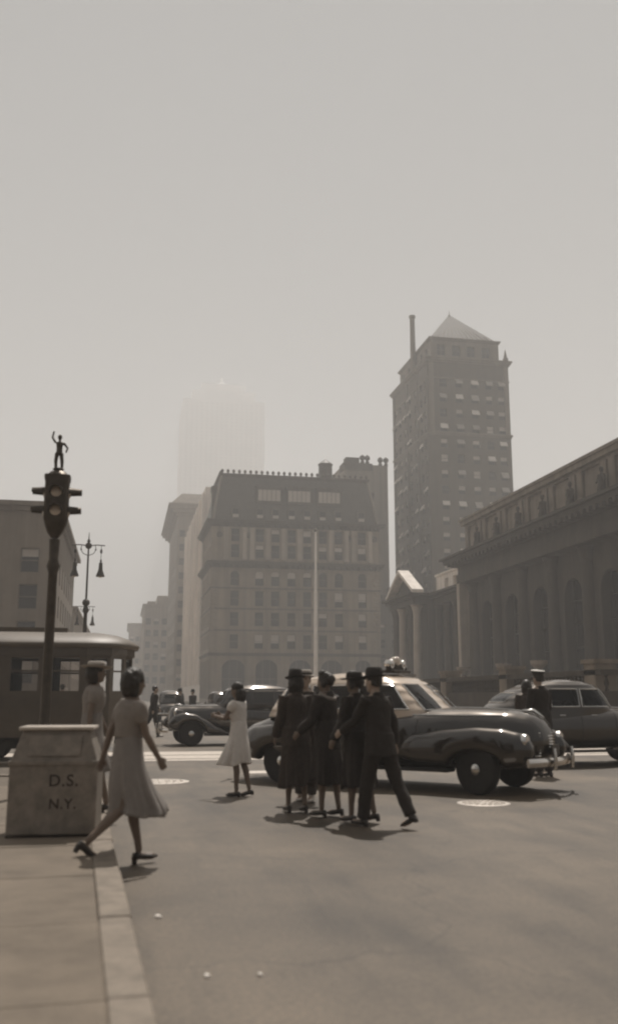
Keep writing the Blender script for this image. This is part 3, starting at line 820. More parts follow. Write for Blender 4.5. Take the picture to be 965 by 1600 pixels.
    for u in (.9,4.5,8.3,12.1,15.6): inst(cw, 'column', rt, (AW+.1, W1-u, 3.3))
    e = MB()
    for z0,z1,p in ((14.3,15.2,0),(15.2,15.6,.5),(15.6,15.9,1.0)): e.box(AW-.6-p, 80, W0+2.2, W1-.2, z0, z1)
    e.build('wing_entablature', MARBLE_D, rt)
    e2 = MB()
    hol = [(u-.75,u+.75,.45,1.75) for u in (4.3,7.8,11.2)]
    wall_holes(e2, (AW-.2, W1-1.0, 15.9), -math.pi/2, W1-W0-3.4, 2.4, hol, .6)
    e2.box(AW+.5, 80, W0+2.4, W1-1.0, 15.9, 18.2)
    e2.box(AW-.4, 80, W0+2.3, W1-.9, 18.3, 18.6)
    e2.build('wing_attic', PALE, rt)  # pale wall colour stands in for sunlight on this band
    # end pavilion with pediment
    P0, P1, AP = 127.6, 140.0, 41.0
    w = MB().box(AP+1.6, 80, P0, P1, 3.3, 14.4); w.build('pavilion_wall', MARBLE_D, rt)
    cpv = column_mesh(11.1, .62, m=PALEC)
    cpd = column_mesh(11.1, .60, m=MARBLE_D)
    for y, me in ((128.6, cpv), (131.2, cpd), (135.6, cpv), (138.9, cpd)): inst(me, 'column', rt, (AP+.3, y, 3.3))
    e = MB()
    for z0,z1,p in ((14.4,15.3,0),(15.3,15.7,.5),(15.7,16.0,1.0)): e.box(AP-.5-p, 80, P0-p, P1+p, z0, z1)
    e.build('pavilion_entablature', MARBLE_D, rt)
    pd = MB(); yc = (P0+P1)/2; ap = 19.6
    pd.rings([[(AP+.2,P0,16.0),(AP+.2,P1,16.0),(AP+.2,yc,ap-.5)],[(AP+.75,P0,16.0),(AP+.75,P1,16.0),(AP+.75,yc,ap-.5)]])
    po = pd.build('pediment', MARBLE_D, rt)
    rk = MB()
    for sg in (-1,1):
        ye = yc+sg*(P1-P0)/2*1.12
        rk.rings([[(AP-.9,ye,16.02),(AP-.9,yc,ap),(AP-.9,yc,ap+.5),(AP-.9,ye,16.52)],[(AP+.8,ye,16.02),(AP+.8,yc,ap),(AP+.8,yc,ap+.5),(AP+.8,ye,16.52)]])
    rk.build('raking_roof', PALE, po)
    # light corner pilaster where the central pavilion ends
    MB().box(A-.6,A+1.2,Y1-.25,Y1+.75,3.3,15.5).build('corner_pilaster', PALEC, rt)
    tag(rt, 'classical stone library with great cornice, attic and columns at right', 'library')
    # robed statues standing on the cornice before the attic
    for k, yy in enumerate(stat_y):
        if yy < 70: continue
        s = MB()
        s.tube([(0,0,0),(0,0,.9),(0,.03,1.7),(0,0,2.3)], [.50,.40,.36,.40], 12, .8)
        s.ball((0,0,2.78), (.21,.24,.28)); s.tube([(0,0,2.3),(0,0,2.6)], .13, 8)
        sg = 1 if k % 2 else -1
        s.tube([(0,.42,2.25),(-.15,.55*1,1.75),(-.42,.3*sg,1.55)], [.15,.12,.09], 8)
        s.tube([(0,-.42,2.25),(-.05,-.58,1.7),(-.2,-.5,1.25)], [.15,.12,.09], 8)
        s.tube([(-.3,.1,.0),(-.32,.16,.9),(-.22,.1,1.6)], [.16,.14,.08], 8)
        so = empty('attic_statue', (A-.35, yy, 18.8))
        smooth_remesh(s, 'figure', MARBLE_D, .055, so)
        MB().box(-.55,.55,-.6,.6,-.0,.12).build('plinth', MARBLE, so)
        tag(so, ['robed stone figure before the library attic, farthest of its row','robed stone figure before the library attic, second from the far end','robed stone figure before the library attic, third from the far end','robed stone figure before the library attic, fourth from the far end','robed stone figure before the library attic, fifth from the far end','robed stone figure before the library attic, sixth from the far end','robed stone figure before the library attic, nearest of its row','robed stone figure before the library attic'][k], 'statue', 'statues along the library attic')
library()
# terrace wall in front of the library
def terrace():
    rt = empty('terrace_wall', (0,0,0))
    MB().box(22, 22.8, 40.5, 160, 0.1, 1.7).build('wall', MARBLE_D, rt)
    MB().box(21.85, 22.95, 40.4, 160, 2.45, 2.70).build('rail', MARBLE_D, rt)
    bm_ = MB().lathe([(.12,0),(.12,.08),(.07,.14),(.15,.36),(.07,.66),(.12,.7),(.12,.76)], n=8).mesh('baluster', MARBLE_D)
    y = 41.0
    while y < 110:
        inst(bm_, 'baluster', rt, (22.4, y, 1.697)); y += .42
    pm = MB().box(-.55,.55,-.55,.55,0,2.9).box(-.65,.65,-.65,.65,2.9,3.1).mesh('pier', MARBLE)
    for y in (41.5, 52, 62.5, 73, 83.5, 94, 104.5, 115): inst(pm, 'pier', rt, (22.4, y, .1))
    tag(rt, 'long stone balustrade wall along the library terrace', 'balustrade')
    f = MB().box(22.8, 39.6, 40.6, 160, 0.14, 1.5).build('terrace', MARBLE); tag(f, kind='structure')
    # urn pedestals seen as pale blocks in front of the wall
    for k,(x,y) in enumerate(((36.5, 78.5),(36.5, 86.5),(36.5, 97.5))):
        p = empty('urn_pedestal', (x,y,1.5))
        MB().box(-.8,.8,-.8,.8,0,1.7).box(-.95,.95,-.95,.95,1.7,1.95).build('block', CONC, p)
        MB().lathe([(.35,1.95),(.3,2.1),(.2,2.25),(.75,2.8),(.8,3.1),(.65,3.1),(.5,2.9)], n=16).build('urn', MARBLE, p)
        tag(p, ['pale pedestal with stone urn on library terrace, nearest one','pale pedestal with stone urn on library terrace, middle one','pale pedestal with stone urn on library terrace, farthest one'][k], 'pedestal', 'pedestals on the library terrace')
terrace()

# ------------------------------------------------------------------ street furniture
def lamp_post(loc, label):
    rt = empty('twin_lamp_post', loc)
    MB().lathe([(.30,0),(.30,.5),(.22,.6),(.20,1.2),(.13,1.35),(.115,2.0),(.09,5.4),(.14,5.5),(.16,5.6),(.09,5.75),(.055,5.9),(.045,8.3),(.03,9.2)], n=12).build('pole', IRON, rt, smooth=True, auto=40)
    MB().ball((0,0,5.95), .19, 12, 8).build('collar', IRON, rt, smooth=True)
    MB().ball((0,0,8.85), .17, 12, 8).lathe([(.05,8.98),(.09,9.1),(.03,9.2),(.01,9.55)], n=8).build('hub', IRON, rt, smooth=True)
    arm = MB().tube([(-.82,0,8.88),(-.4,0,8.90),(0,0,8.85),(.4,0,8.90),(.82,0,8.88)], .028, 8)
    for sg in (-1,1):
        arm.tube([(sg*.02,0,8.35),(sg*.25,0,8.45),(sg*.38,0,8.65),(sg*.34,0,8.86)], .02, 6)
        arm.ball((sg*.36,0,8.66), .045, 8, 6)
    arm.build('arm', IRON, rt, smooth=True)
    for sg in (-1,1):
        x = sg*.64
        l = MB().tube([(x,0,8.88),(x,0,7.98)], .014, 6)
        l.ball((x,0,8.58), (.06,.06,.13), 8, 6)
        l.lathe([(.03,8.16),(.05,8.10),(.045,8.02),(.09,7.98),(.10,7.75),(.11,7.62),(.19,7.40),(.22,7.32),(.22,7.28),(.18,7.28),(.10,7.55)], (x,0,0), 14)
        lo = l.build('lantern', IRON, rt, smooth=True, auto=40)
        MB().ball((x,0,7.33), (.14,.14,.10), 10, 8).build('lamp_globe', LENS, lo, smooth=True)
    tag(rt, label, 'lamp post', 'twin lamp posts along the left kerb')
lamp_post((-1.94, 48, .14), 'nearer dark twin-armed lamp post with two hanging bell lanterns above streetcar')
lamp_post((-3.35, 82, .14), 'smaller, farther twin-armed lamp post behind the nearer lamp post')

def traffic_signal():
    rt = empty('traffic_signal', (-1.06, 14.0, .14))
    MB().lathe([(.17,0),(.17,.35),(.12,.45),(.10,.9),(.075,1.0),(.065,3.1),(.10,3.2),(.07,3.3),(.08,3.6)], n=14).build('post', BRONZE, rt, smooth=True, auto=40)
    def sq(z, h, e=5):
        return [(h*math.copysign(abs(math.cos(t))**(2/e), math.cos(t)), h*math.copysign(abs(math.sin(t))**(2/e), math.sin(t)), z) for t in [2*math.pi*k/32 for k in range(32)]]
    MB().rings([sq(3.62,.05,2), sq(3.70,.11,2), sq(3.80,.15,3), sq(3.90,.175), sq(4.32,.178), sq(4.45,.175), sq(4.52,.19), sq(4.56,.19), sq(4.57,.15,3), sq(4.62,.12,2), sq(4.65,.05,2)]).build('housing', BRONZE, rt, smooth=True, auto=40)
    for a in range(4):
        for z, nm in ((4.30, 'upper'), (4.02, 'lower')):
            v = MB(); n = 10
            ring0 = [(.11*math.cos(math.pi*k/n), -.17, z + .11*math.sin(math.pi*k/n)-.02) for k in range(n+1)]
            ring1 = [(.085*math.cos(math.pi*k/n), -.36, z + .02 + .075*math.sin(math.pi*k/n)-.02) for k in range(n+1)]
            ring1b = [(.075*math.cos(math.pi*k/n), -.36, z + .01 + .065*math.sin(math.pi*k/n)-.02) for k in range(n+1)]
            ring0b = [(.10*math.cos(math.pi*k/n), -.17, z + .10*math.sin(math.pi*k/n)-.02) for k in range(n+1)]
            v.rings([ring0, ring1, ring1b, ring0b], False, False, closed=False)
            o = v.build('visor', BRONZE, rt, smooth=True); o.rotation_euler = (0,0,a*math.pi/2)
            l = MB().lathe([(.095,0),(.09,.02),(.05,.04),(.005,.045)], (0,-.178,z), 14, 'y')
            l = MB().ball((0,-.172,z), (.085,.03,.085), 12, 8).build('lens', LENS, o, smooth=True)
    # bronze figurine on top
    f = MB()
    f.tube([(.05,0,4.68),(.045,.01,4.80),(.03,0,4.92)], [.022,.028,.034], 8); f.tube([(-.04,.04,4.68),(-.045,.01,4.80),(-.03,0,4.92)], [.022,.028,.034], 8)
    f.tube([(0,0,4.90),(0,.005,5.0),(0,0,5.09)], [.05,.046,.058], 10, .7)
    f.tube([(0,0,5.08),(0,0,5.14)], .02, 8); f.ball((0,0,5.17), (.034,.037,.042))
    f.tube([(.06,0,5.08),(.12,0,5.0),(.10,-.05,4.92)], [.02,.017,.013], 8); f.tube([(-.06,0,5.08),(-.11,0,5.16),(-.09,0,5.26)], [.02,.017,.013], 8)
    f.ball((0,0,4.67), (.09,.09,.02))
    smooth_remesh(f, 'figurine', BRONZE, .008, rt)
    tag(rt, 'bronze corner traffic signal with visored lamps and a small figurine on top', 'traffic signal')
traffic_signal()

def litter_bin():
    rt = empty('litter_bin', (-.60, 9.95, .14), R(-4))
    w, d, h = .42, .32, .70
    b = MB(); b.rings([[(-w,-d,.02),(w,-d,.02),(w,d,.02),(-w,d,.02)],[(-w,-d,h),(w,-d,h),(w,d,h),(-w,d,h)]])
    b.build('body', BINM, rt, bevel=.012)
    t = MB(); t.rings([[(-w+.003,-d+.003,h),(w-.003,-d+.003,h),(w-.003,d-.003,h),(-w+.003,d-.003,h)],[(-w+.10,-d+.10,1.0),(w-.10,-d+.10,1.0),(w-.10,d-.10,1.0),(-w+.10,d-.10,1.0)]])
    t.build('hood', BINM, rt, bevel=.008)
    MB().box(-w+.06,w-.06,-d+.06,d-.06,1.0,1.035).build('cap', BINTOP, rt, bevel=.008)
    MB().box(-w-.012,w+.012,-d-.012,d+.012,h-.03,h+.012).build('rim', BINM, rt, bevel=.004)
    fl = MB(); fl.rings([[(-.25,-d+.018,h+.06),(.25,-d+.018,h+.06),(.25,-d+.075,.95),(-.25,-d+.075,.95)],[(-.25,-d+.004,h+.06),(.25,-d+.004,h+.06),(.25,-d+.061,.95),(-.25,-d+.061,.95)]])
    fl.build('flap', BINM, rt)
    for sx in (-1,1):
        for sy in (-1,1): MB().box(sx*w-.03 if sx>0 else -w, sx*w if sx>0 else -w+.03, sy*d-.03 if sy>0 else -d, d if sy>0 else -d+.03, 0, .02).build('foot', IRON, rt)
    for txt, z, sz in (('D.S.', .475, .155), ('N.Y.', .265, .13)):
        cu = bpy.data.curves.new('lettering', 'FONT'); cu.body = txt; cu.size = sz; cu.align_x = 'CENTER'; cu.extrude = .0015
        cu.offset = .003; cu.space_character = 1.12
        cu.materials.append(LETTER)
        tmp = bpy.data.objects.new('lettering', cu); WORK.collection.objects.link(tmp)
        vl = WORK.view_layers[0]; vl.update()
        lm = bpy.data.meshes.new_from_object(tmp.evaluated_get(vl.depsgraph), depsgraph=vl.depsgraph); bpy.data.objects.remove(tmp)
        o = bpy.data.objects.new('lettering', lm); col.objects.link(o); o.parent = rt
        o.location = (.10, -d-.003, z); o.rotation_euler = (math.pi/2, 0, 0)
    tag(rt, 'brown sheet-metal litter bin lettered D.S. N.Y. on the sidewalk', 'litter bin')
litter_bin()

def flagpole():
    rt = empty('flagpole', (26.9, 131, 1.5))
    MB().tube([(0,0,1.9),(0,0,12),(0,0,23.6)], [.32,.25,.10], 12).build('pole', WHITEP, rt, smooth=True)
    MB().lathe([(.95,0),(.95,.5),(.7,.7),(.6,1.5),(.45,1.7),(.4,2.0)], n=16).build('base', BRONZE, rt)
    MB().ball((0,0,23.8), .25, 10, 8).build('finial', BRONZE, rt, smooth=True)
    tag(rt, 'tall slim white flagpole in front of the mansard block', 'flagpole')
flagpole()

# ------------------------------------------------------------------ streetcar
def streetcar():
    X1, X0, Y0, Y1 = 0.25, -10.2, 22.45, 24.85
    yc = (Y0+Y1)/2; rt = empty('streetcar', (0,0,0))
    def plan(z, g, n=7):
        """outline with bowed ends, grown by g"""
        pts = []
        hw = (Y1-Y0)/2 + g
        for k in range(n+1):
            t = -1 + 2*k/n; pts.append((X1 - 1.15 + (1.15+g)*math.cos(t*math.pi/2*.98)**.8, yc + hw*math.sin(t*math.pi/2), z))
        for k in range(n+1):
            t = 1 - 2*k/n; pts.append((X0 + 1.15 - (1.15+g)*math.cos(t*math.pi/2*.98)**.8, yc + hw*math.sin(t*math.pi/2), z))
        return pts
    P = plan(0, 0); n = len(P)
    lower = MB(); lower.rings([[(x,y,.55) for x,y,_ in P],[(x,y,1.42) for x,y,_ in P]]); lower.build('side_panel', TRAM, rt)
    bl = MB(); Q = plan(0,.025); bl.rings([[(x,y,1.38) for x,y,_ in Q],[(x,y,1.46) for x,y,_ in Q]]); bl.build('belt_rail', TRAM, rt)
    up = MB(); wins = []
    for k in range(n):
        a, b = Vector(P[k]), Vector(P[(k+1) % n]); L = (b-a).length
        if L < .02: continue
        rz = math.atan2(b.y-a.y, b.x-a.x)
        # outer face must look outwards (outline runs counter-clockwise): local -y is outward
        O = (a.x, a.y, 1.46)
        if L < 1.0:
            hol = [(.09, L-.05, .10, .88)] if L > .28 else []
        else:
            c = int(L/.86); hol = [((j+.5)*L/c-.33, (j+.5)*L/c+.33, .10, .88) for j in range(c)]
        wall_holes(up, O, rz, L, 1.08, hol, .05)
        for h in hol: wins.append((O, rz, h))
    up.build('upper_side', TRAM, rt)
    cache = {}
    for O, rz, (u0,u1,z0,z1) in wins:
        w = round(u1-u0, 3); h = z1-z0
        if w not in cache:
            f = MB().box(-w/2,-w/2+.03,.01,.045,0,h).box(w/2-.03,w/2,.01,.045,0,h).box(-w/2+.03,w/2-.03,.01,.045,h*.62-.02,h*.62+.02).box(-w/2+.03,w/2-.03,.01,.045,0,.03)
            cache[w] = (f.mesh('window', TRAM), MB().quad((-w/2+.01,.03,.01),(w/2-.01,.03,.01),(w/2-.01,.03,h-.01),(-w/2+.01,.03,h-.01)).mesh('pane', CLEAR))
        uc = (u0+u1)/2
        o = inst(cache[w][0], 'window', rt, (O[0]+uc*math.cos(rz), O[1]+uc*math.sin(rz), O[2]+z0), rz); inst(cache[w][1], 'pane', o)
    lb = MB(); Q = plan(0,.05); lb.rings([[(x,y,2.40) for x,y,_ in Q],[(x,y,2.58) for x,y,_ in Q]]); lb.build('letter_board', TRAM, rt)
    rf = MB(); rr = []
    for z, g in ((2.58,.13),(2.64,.16),(2.70,.12),(2.82,-.08),(2.92,-.38),(2.98,-.75),(3.00,-1.05)):
        rr.append([(x, y, z) for x, y, _ in plan(0, g)])
    rf.rings(rr); rf.build('roof', TRAMR, rt, smooth=True, auto=60)
    MB().box(X0+1.5, X1-1.6, yc-.28, yc+.28, 2.99, 3.10).build('roof_walk', TRAMR, rt)
    # inside: floor, bulkhead, seats
    MB().box(X0+.5, -1.55, Y0+.12, Y1-.12, .9, 1.0).build('cabin_floor', INTERIOR, rt)
    MB().box(-1.62,-1.55, Y0+.1, Y1-.1, 1.0, 2.5).build('bulkhead', INTERIOR, rt)
    sm = MB().box(-.25,.25,-1.05,1.05,0,.45).box(-.25,-.17,-1.05,1.05,.45,.98).mesh('seat', INTERIOR)
    for k in range(8): inst(sm, 'seat', rt, (-2.3-k*.92, yc, 1.0))
    for k in range(12): pass
    # trucks and wheels
    for x in (-2.2, -7.8):
        MB().box(x-1.1,x+1.1,Y0+.42,Y0+.52,.28,.48).box(x-1.1,x+1.1,Y1-.52,Y1-.42,.28,.48).box(x-.2,x+.2,Y0+.42,Y1-.42,.35,.56).build('truck_frame', IRON, rt)
        for dx in (-.75,.75):
            for yy in (22.95, 24.40):
                wh = MB().lathe([(.34,-.05),(.38,-.05),(.38,-.02),(.33,-.02),(.33,.07),(.08,.07),(.06,.1)], (x+dx,yy,.345), 20, 'y'); wh.build('wheel', IRON, rt)
    MB().tube([(X1-.35,Y0+.3,.42),(X1+.18,yc-.5,.42),(X1+.18,yc+.5,.42),(X1-.35,Y1-.3,.42)], .07, 8).build('fender_bar', IRON, rt)
    MB().lathe([(.12,0),(.13,.06),(.11,.12),(.02,.13)], (X1+.0,yc,1.15), 14, 'x').build('headlight', LENS, rt)
    tag(rt, 'dark streetcar with rounded end and domed roof crossing at left', 'streetcar')
streetcar()

# ------------------------------------------------------------------ cars
def interp(tab, x):
    if x <= tab[0][0]: return tab[0][1:]
    for a, b in zip(tab, tab[1:]):
        if x <= b[0]:
            t = (x-a[0])/(b[0]-a[0]); t = t*t*(3-2*t)*.5 + t*.5
            return tuple(p+(q-p)*t for p, q in zip(a[1:], b[1:]))
    return tab[-1][1:]
def sell(y, hw, z0, z1, e, n=28, x=0.0):
    """superellipse section in the yz plane"""
    cz, hz_ = (z0+z1)/2, (z1-z0)/2; r = []
    for k in range(n):
        t = 2*math.pi*k/n; c, s = math.cos(t), math.sin(t)
        r.append((x, y + hw*math.copysign(abs(c)**(2/e), c), cz + hz_*math.copysign(abs(s)**(2/e), s)))
    return r

def car(name, label, cat, loc, rz, spec, group=None):
    """local frame: +x forward, z up, origin on the ground midway between the axles"""
    rt = empty(name, loc, rz); paint = spec['paint']; wb = spec['wb']/2; tr = spec['track']/2; rw = spec['rw']
    # hull
    hull = spec['hull']; m = MB(); rr = []
    xs = [hull[0][0] + (hull[-1][0]-hull[0][0])*k/56 for k in range(57)]
    for x in xs:
        w, z0, z1, e = interp(hull, x); rr.append(sell(0, w, z0, z1, e, 36, x))
    m.rings(rr); m.build('body', paint, rt, smooth=True, auto=80)
    # cabin as stacked rings
    cab = spec['cabin']
    def cpt(th, z, off=0.0):
        xf, xb, w, e = interp(cab, z)
        cx, hx = (xf+xb)/2, (xf-xb)/2; c, s = math.cos(th), math.sin(th)
        return Vector((cx + (hx+off)*math.copysign(abs(c)**(2/e), c), (w+off)*math.copysign(abs(s)**(2/e), s), z))
    # windows: curved panes laid in the cabin wall
    def th_of(x, z, side):
        """angle whose point lies at length x on that side"""
        lo, hi = 0.0, math.pi
        for _ in range(24):
            md = (lo+hi)/2
            if cpt(md, z).x > x: lo = md
            else: hi = md
        return lo*side
    def pane(nm, thA, thB, za, zb, off=.006, inset=.05):
        def grid(a, b, z0, z1, o, nu=10, nv=6):
            return [[cpt(a(z)+(b(z)-a(z))*i/nu, z, o) for i in range(nu+1)] for z in [z0+(z1-z0)*j/nv for j in range(nv+1)]]
        fr = MB(); g = grid(thA, thB, za, zb, .008)
        edge = g[0] + [r[-1] for r in g[1:]] + list(reversed(g[-1][:-1])) + [r[0] for r in reversed(g[1:-1])]
        fr.tube(edge + [edge[0], edge[1]], .013, 6)
        fo = fr.build(nm, spec.get('trim', paint), rt, smooth=True)
        p = MB(); p.rings(g, False, False, closed=False); p.build('pane', CLEAR, fo, smooth=True)
        openings.append((thA, thB, za, zb))
    openings = []
    zl, zh = spec['glass']
    for sd in (1, -1):
        for xa, xb in spec['side_glass']:
            pane('side_window', lambda z, xa=xa: th_of(xa + (spec['rake'](z, xa)), z, sd), lambda z, xb=xb: th_of(xb + spec['rake'](z, xb), z, sd), zl, zh)
    aw = spec.get('ws_half', .62)
    for sd in (1, -1):
        pane('windscreen', lambda z: sd*.035, lambda z: sd*aw, zl-.01, zh+.02)
    pane('rear_window', lambda z: math.pi-.30, lambda z: math.pi+.30, spec['rear_glass'][0], spec['rear_glass'][1])
    # cabin shell, open where the panes are
    NZ, NT = 72, 288; m = MB(); zs = [cab[0][0] + (cab[-1][0]-cab[0][0])*k/NZ for k in range(NZ+1)]
    m.v = [tuple(cpt(2*math.pi*k/NT, z)) for z in zs for k in range(NT)]
    for j in range(NZ):
        zc = (zs[j]+zs[j+1])/2; spans = []
        for tA, tB, za, zb in openings:
            if za < zc < zb:
                lo, hi = sorted((tA(zc), tB(zc))); spans.append((lo, hi)); spans.append((lo+2*math.pi, hi+2*math.pi))
        for k in range(NT):
            tc_ = 2*math.pi*(k+.5)/NT
            if any(lo < tc_ < hi for lo, hi in spans): continue
            k2 = (k+1) % NT; m.f.append((j*NT+k, j*NT+k2, (j+1)*NT+k2, (j+1)*NT+k))
    m.f.append(tuple(NZ*NT+k for k in range(NT)))
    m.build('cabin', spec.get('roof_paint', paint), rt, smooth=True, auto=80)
    # seats, dash, steering wheel
    cb = interp(cab, 1.2); x0_ = cb[0]
    for xs_ in (x0_-1.15, x0_-2.25):
        MB().rings([[(xs_-.10,-.58,.9),(xs_+.06,-.58,.9),(xs_+.06,.58,.9),(xs_-.10,.58,.9)],[(xs_-.22,-.54,1.38),(xs_-.10,-.54,1.38),(xs_-.10,.54,1.38),(xs_-.22,.54,1.38)]]).build('seat_back', INTERIOR, rt, bevel=.03)
    MB().tube([(x0_-.62, .36+.19*math.cos(t), 1.20+.17*math.sin(t)) for t in [2*math.pi*k/20 for k in range(21)]], .014, 6).build('steering_wheel', IRON, rt)
    # fenders
    for sd in (1, -1):
        for nm, tab, ax in (('front_fender', spec['ff'], wb), ('rear_fender', spec['rf'], -wb)):
            m = MB(); rr = []
            for k in range(41):
                x = tab[0][0] + (tab[-1][0]-tab[0][0])*k/40
                yc, w, z0, z1, e = interp(tab, x)
                dx = abs(x-ax); ra = rw + .075
                if dx < ra: z0 = max(z0, min(rw + math.sqrt(ra*ra-dx*dx)*spec.get('arch', .85), z1-.10))
                rr.append(sell(sd*yc, w, z0, z1, e, 24, x))
            m.rings(rr); m.build(nm, paint, rt, smooth=True, auto=60)
    # wheels
    rim_r = rw*.62
    tyre = MB().lathe([(rim_r,-.075),(rw*.9,-.088),(rw*.98,-.07),(rw,-.03),(rw,.03),(rw*.98,.07),(rw*.9,.088),(rim_r,.075)], n=32, axis='y')
    tm = tyre.mesh('tyre', RUBBER, smooth=True)
    rm = MB().lathe([(rim_r+.005,.05),(rim_r-.01,.065),(rim_r*.82,.045),(rim_r*.55,.055),(rim_r*.5,.05),(.01,.05)], n=24, axis='y').mesh('rim', spec.get('rim', paint), smooth=True)
    hm_ = MB().lathe([(.10,.048),(.095,.07),(.06,.085),(.01,.09)], n=18, axis='y').mesh('hubcap', CHROME, smooth=True)
    for ax, st_ in ((wb, spec.get('steer', 0)), (-wb, 0)):
        for sd in (1,-1):
            w = empty('wheel', (ax, sd*tr, rw), (math.pi if sd < 0 else 0) + st_); w.parent = rt
            for me, nm in ((tm,'tyre'),(rm,'rim'),(hm_,'hubcap')): inst(me, nm, w)
    MB().tube([(wb,-tr,rw),(wb,tr,rw)], .05, 8).build('front_axle', IRON, rt); MB().tube([(-wb,-tr,rw),(-wb,tr,rw)], .06, 8).build('rear_axle', IRON, rt)
    # bumpers
    for nm, xb, cur in (('front_bumper', spec['fb'], .16), ('rear_bumper', spec['rbp'], -.16)):
        m = MB(); pts = [(xb - cur*(t*t)*1.2, t*spec['bw'], spec.get('bz', .48)) for t in [-1+k/8 for k in range(17)]]
        m.tube(pts, [(.028,.062)]*17, 10)
        bo = m.build(nm, CHROME, rt, smooth=True)
        for y in (-.38, .38):
            MB().tube([(xb+cur*.12, y, .36),(xb+cur*.22, y, .50),(xb+cur*.1, y, .66)], .03, 8).build('overrider', CHROME, bo, smooth=True)
            MB().tube([(xb, y, .48),(xb-cur*2.4, y, .46)], .025, 6).build('bracket', IRON, bo)
    # grille
    for k in range(spec.get('grille_n', 9)):
        z = spec['gz'][0] + (spec['gz'][1]-spec['gz'][0])*k/(spec.get('grille_n', 9)-1)
        pts = []
        for t in [-1+j/4 for j in range(9)]:
            # follow the nose of the hull at this height
            y = t*spec['gw']; x = hull[-1][0]
            for xx in reversed(xs):
                w, z0, z1, e = interp(hull, xx)
                if z0 < z < z1:
                    q = (1-abs((z-(z0+z1)/2)/((z1-z0)/2))**e)
                    if q > 0 and w*q**(1/e) >= abs(y): x = xx; break
            pts.append((x+.012, y, z))
        MB().tube(pts, .013, 6).build('grille_bar', CHROME, rt, smooth=True)
    # headlamps
    for sd in (1,-1):
        hx, hy, hz2, hr = spec['hl']
        if spec.get('pod'):
            h = MB().lathe([(.02,-.30),(hr*.6,-.22),(hr*.95,-.08),(hr,.0)], (hx,sd*hy,hz2), 20, 'x').build('headlamp', paint, rt, smooth=True)
            MB().tube([(hx-.12,sd*hy,hz2-.08),(hx-.14,sd*hy*.95,hz2-.25)], .03, 8).build('stalk', paint, h)
        else:
            h = MB().lathe([(hr*1.0,-.14),(hr*1.12,-.03),(hr*1.12,.0),(hr,.02)], (hx,sd*hy,hz2), 20, 'x').build('headlamp', CHROME, rt, smooth=True)
        MB().ball((hx+.003,sd*hy,hz2), (.045,hr*.97,hr*.97), 18, 10).build('lens', LENS, h, smooth=True)
        rim = MB().lathe([(hr*1.06,-.01),(hr*1.09,.012),(hr*.98,.03),(hr*.96,.02)], (hx,sd*hy,hz2), 20, 'x').build('bezel', CHROME, h, smooth=True)
    # door handles, seams, running boards, mouldings
    bz_ = spec['belt']
    def side_y(x, z):
        w, z0, z1, e = interp(hull, x); q = max(0, 1-abs((z-(z0+z1)/2)/((z1-z0)/2))**e); return w*q**(1/e)
    for sd in (1,-1):
        for x in spec['handles']:
            MB().tube([(x, sd*(side_y(x,bz_-.12)+.005), bz_-.12),(x, sd*(side_y(x,bz_-.12)+.035), bz_-.12),(x-.14, sd*(side_y(x,bz_-.12)+.035), bz_-.12)], .011, 6).build('door_handle', CHROME, rt, smooth=True)
        for x in spec['seams']:
            pts = [(x, sd*(side_y(x,z)+.001), z) for z in [.42+.07*k for k in range(int((bz_-.42)/.07))]]
            MB().tube(pts, .006, 5).build('door_seam', RUBBER, rt)
        pts = [(x, sd*(side_y(x,bz_-.03)+.004), bz_-.03) for x in [spec['mould'][0] + (spec['mould'][1]-spec['mould'][0])*k/20 for k in range(21)]]
        MB().tube(pts, .011, 6).build('side_moulding', CHROME if spec.get('chrome_mould') else paint, rt, smooth=True)
        MB().box(-wb+.40, wb-.40, sd*(tr+.02)-.14, sd*(tr+.02)+.14, .30, .345).build('running_board', RUBBER, rt, bevel=.012)
    hx = hull[-1][0]
    MB().tube([(spec['cowl'],0,interp(hull,spec['cowl'])[2]+.004)] + [(x,0,interp(hull,x)[2]+.006) for x in [spec['cowl']+(hx-.12-spec['cowl'])*k/10 for k in range(1,11)]], .011, 6).build('hood_strip', CHROME, rt, smooth=True)
    MB().tube([(hx-.42,0,interp(hull,hx-.42)[2]+.015),(hx-.25,0,interp(hull,hx-.25)[2]+.05),(hx-.10,0,interp(hull,hx-.10)[2]+.035)], [.012,.028,.012], 8).build('hood_ornament', CHROME, rt, smooth=True)
    for sd in (1,-1): # tail lamps, wiper
        MB().ball((spec['tl'][0], sd*spec['tl'][1], spec['tl'][2]), (.06,.045,.06), 10, 8).build('tail_lamp', LENS, rt, smooth=True)
        p0, p1 = cpt(sd*.18, zl-.03, .012), cpt(sd*.30, zl+.26, .014)
        MB().tube([p0, p1], .007, 5).build('wiper', IRON, rt)
    p = MB().box(spec['rbp']-.012, spec['rbp'], -.17, .17, .60, .76).build('number_plate', IRON, rt)
    MB().box(spec['fb']-.10, spec['fb']-.085, -.16, .16, .55, .69).build('number_plate', IRON, rt)
    tag(rt, label, cat, group)
    return rt

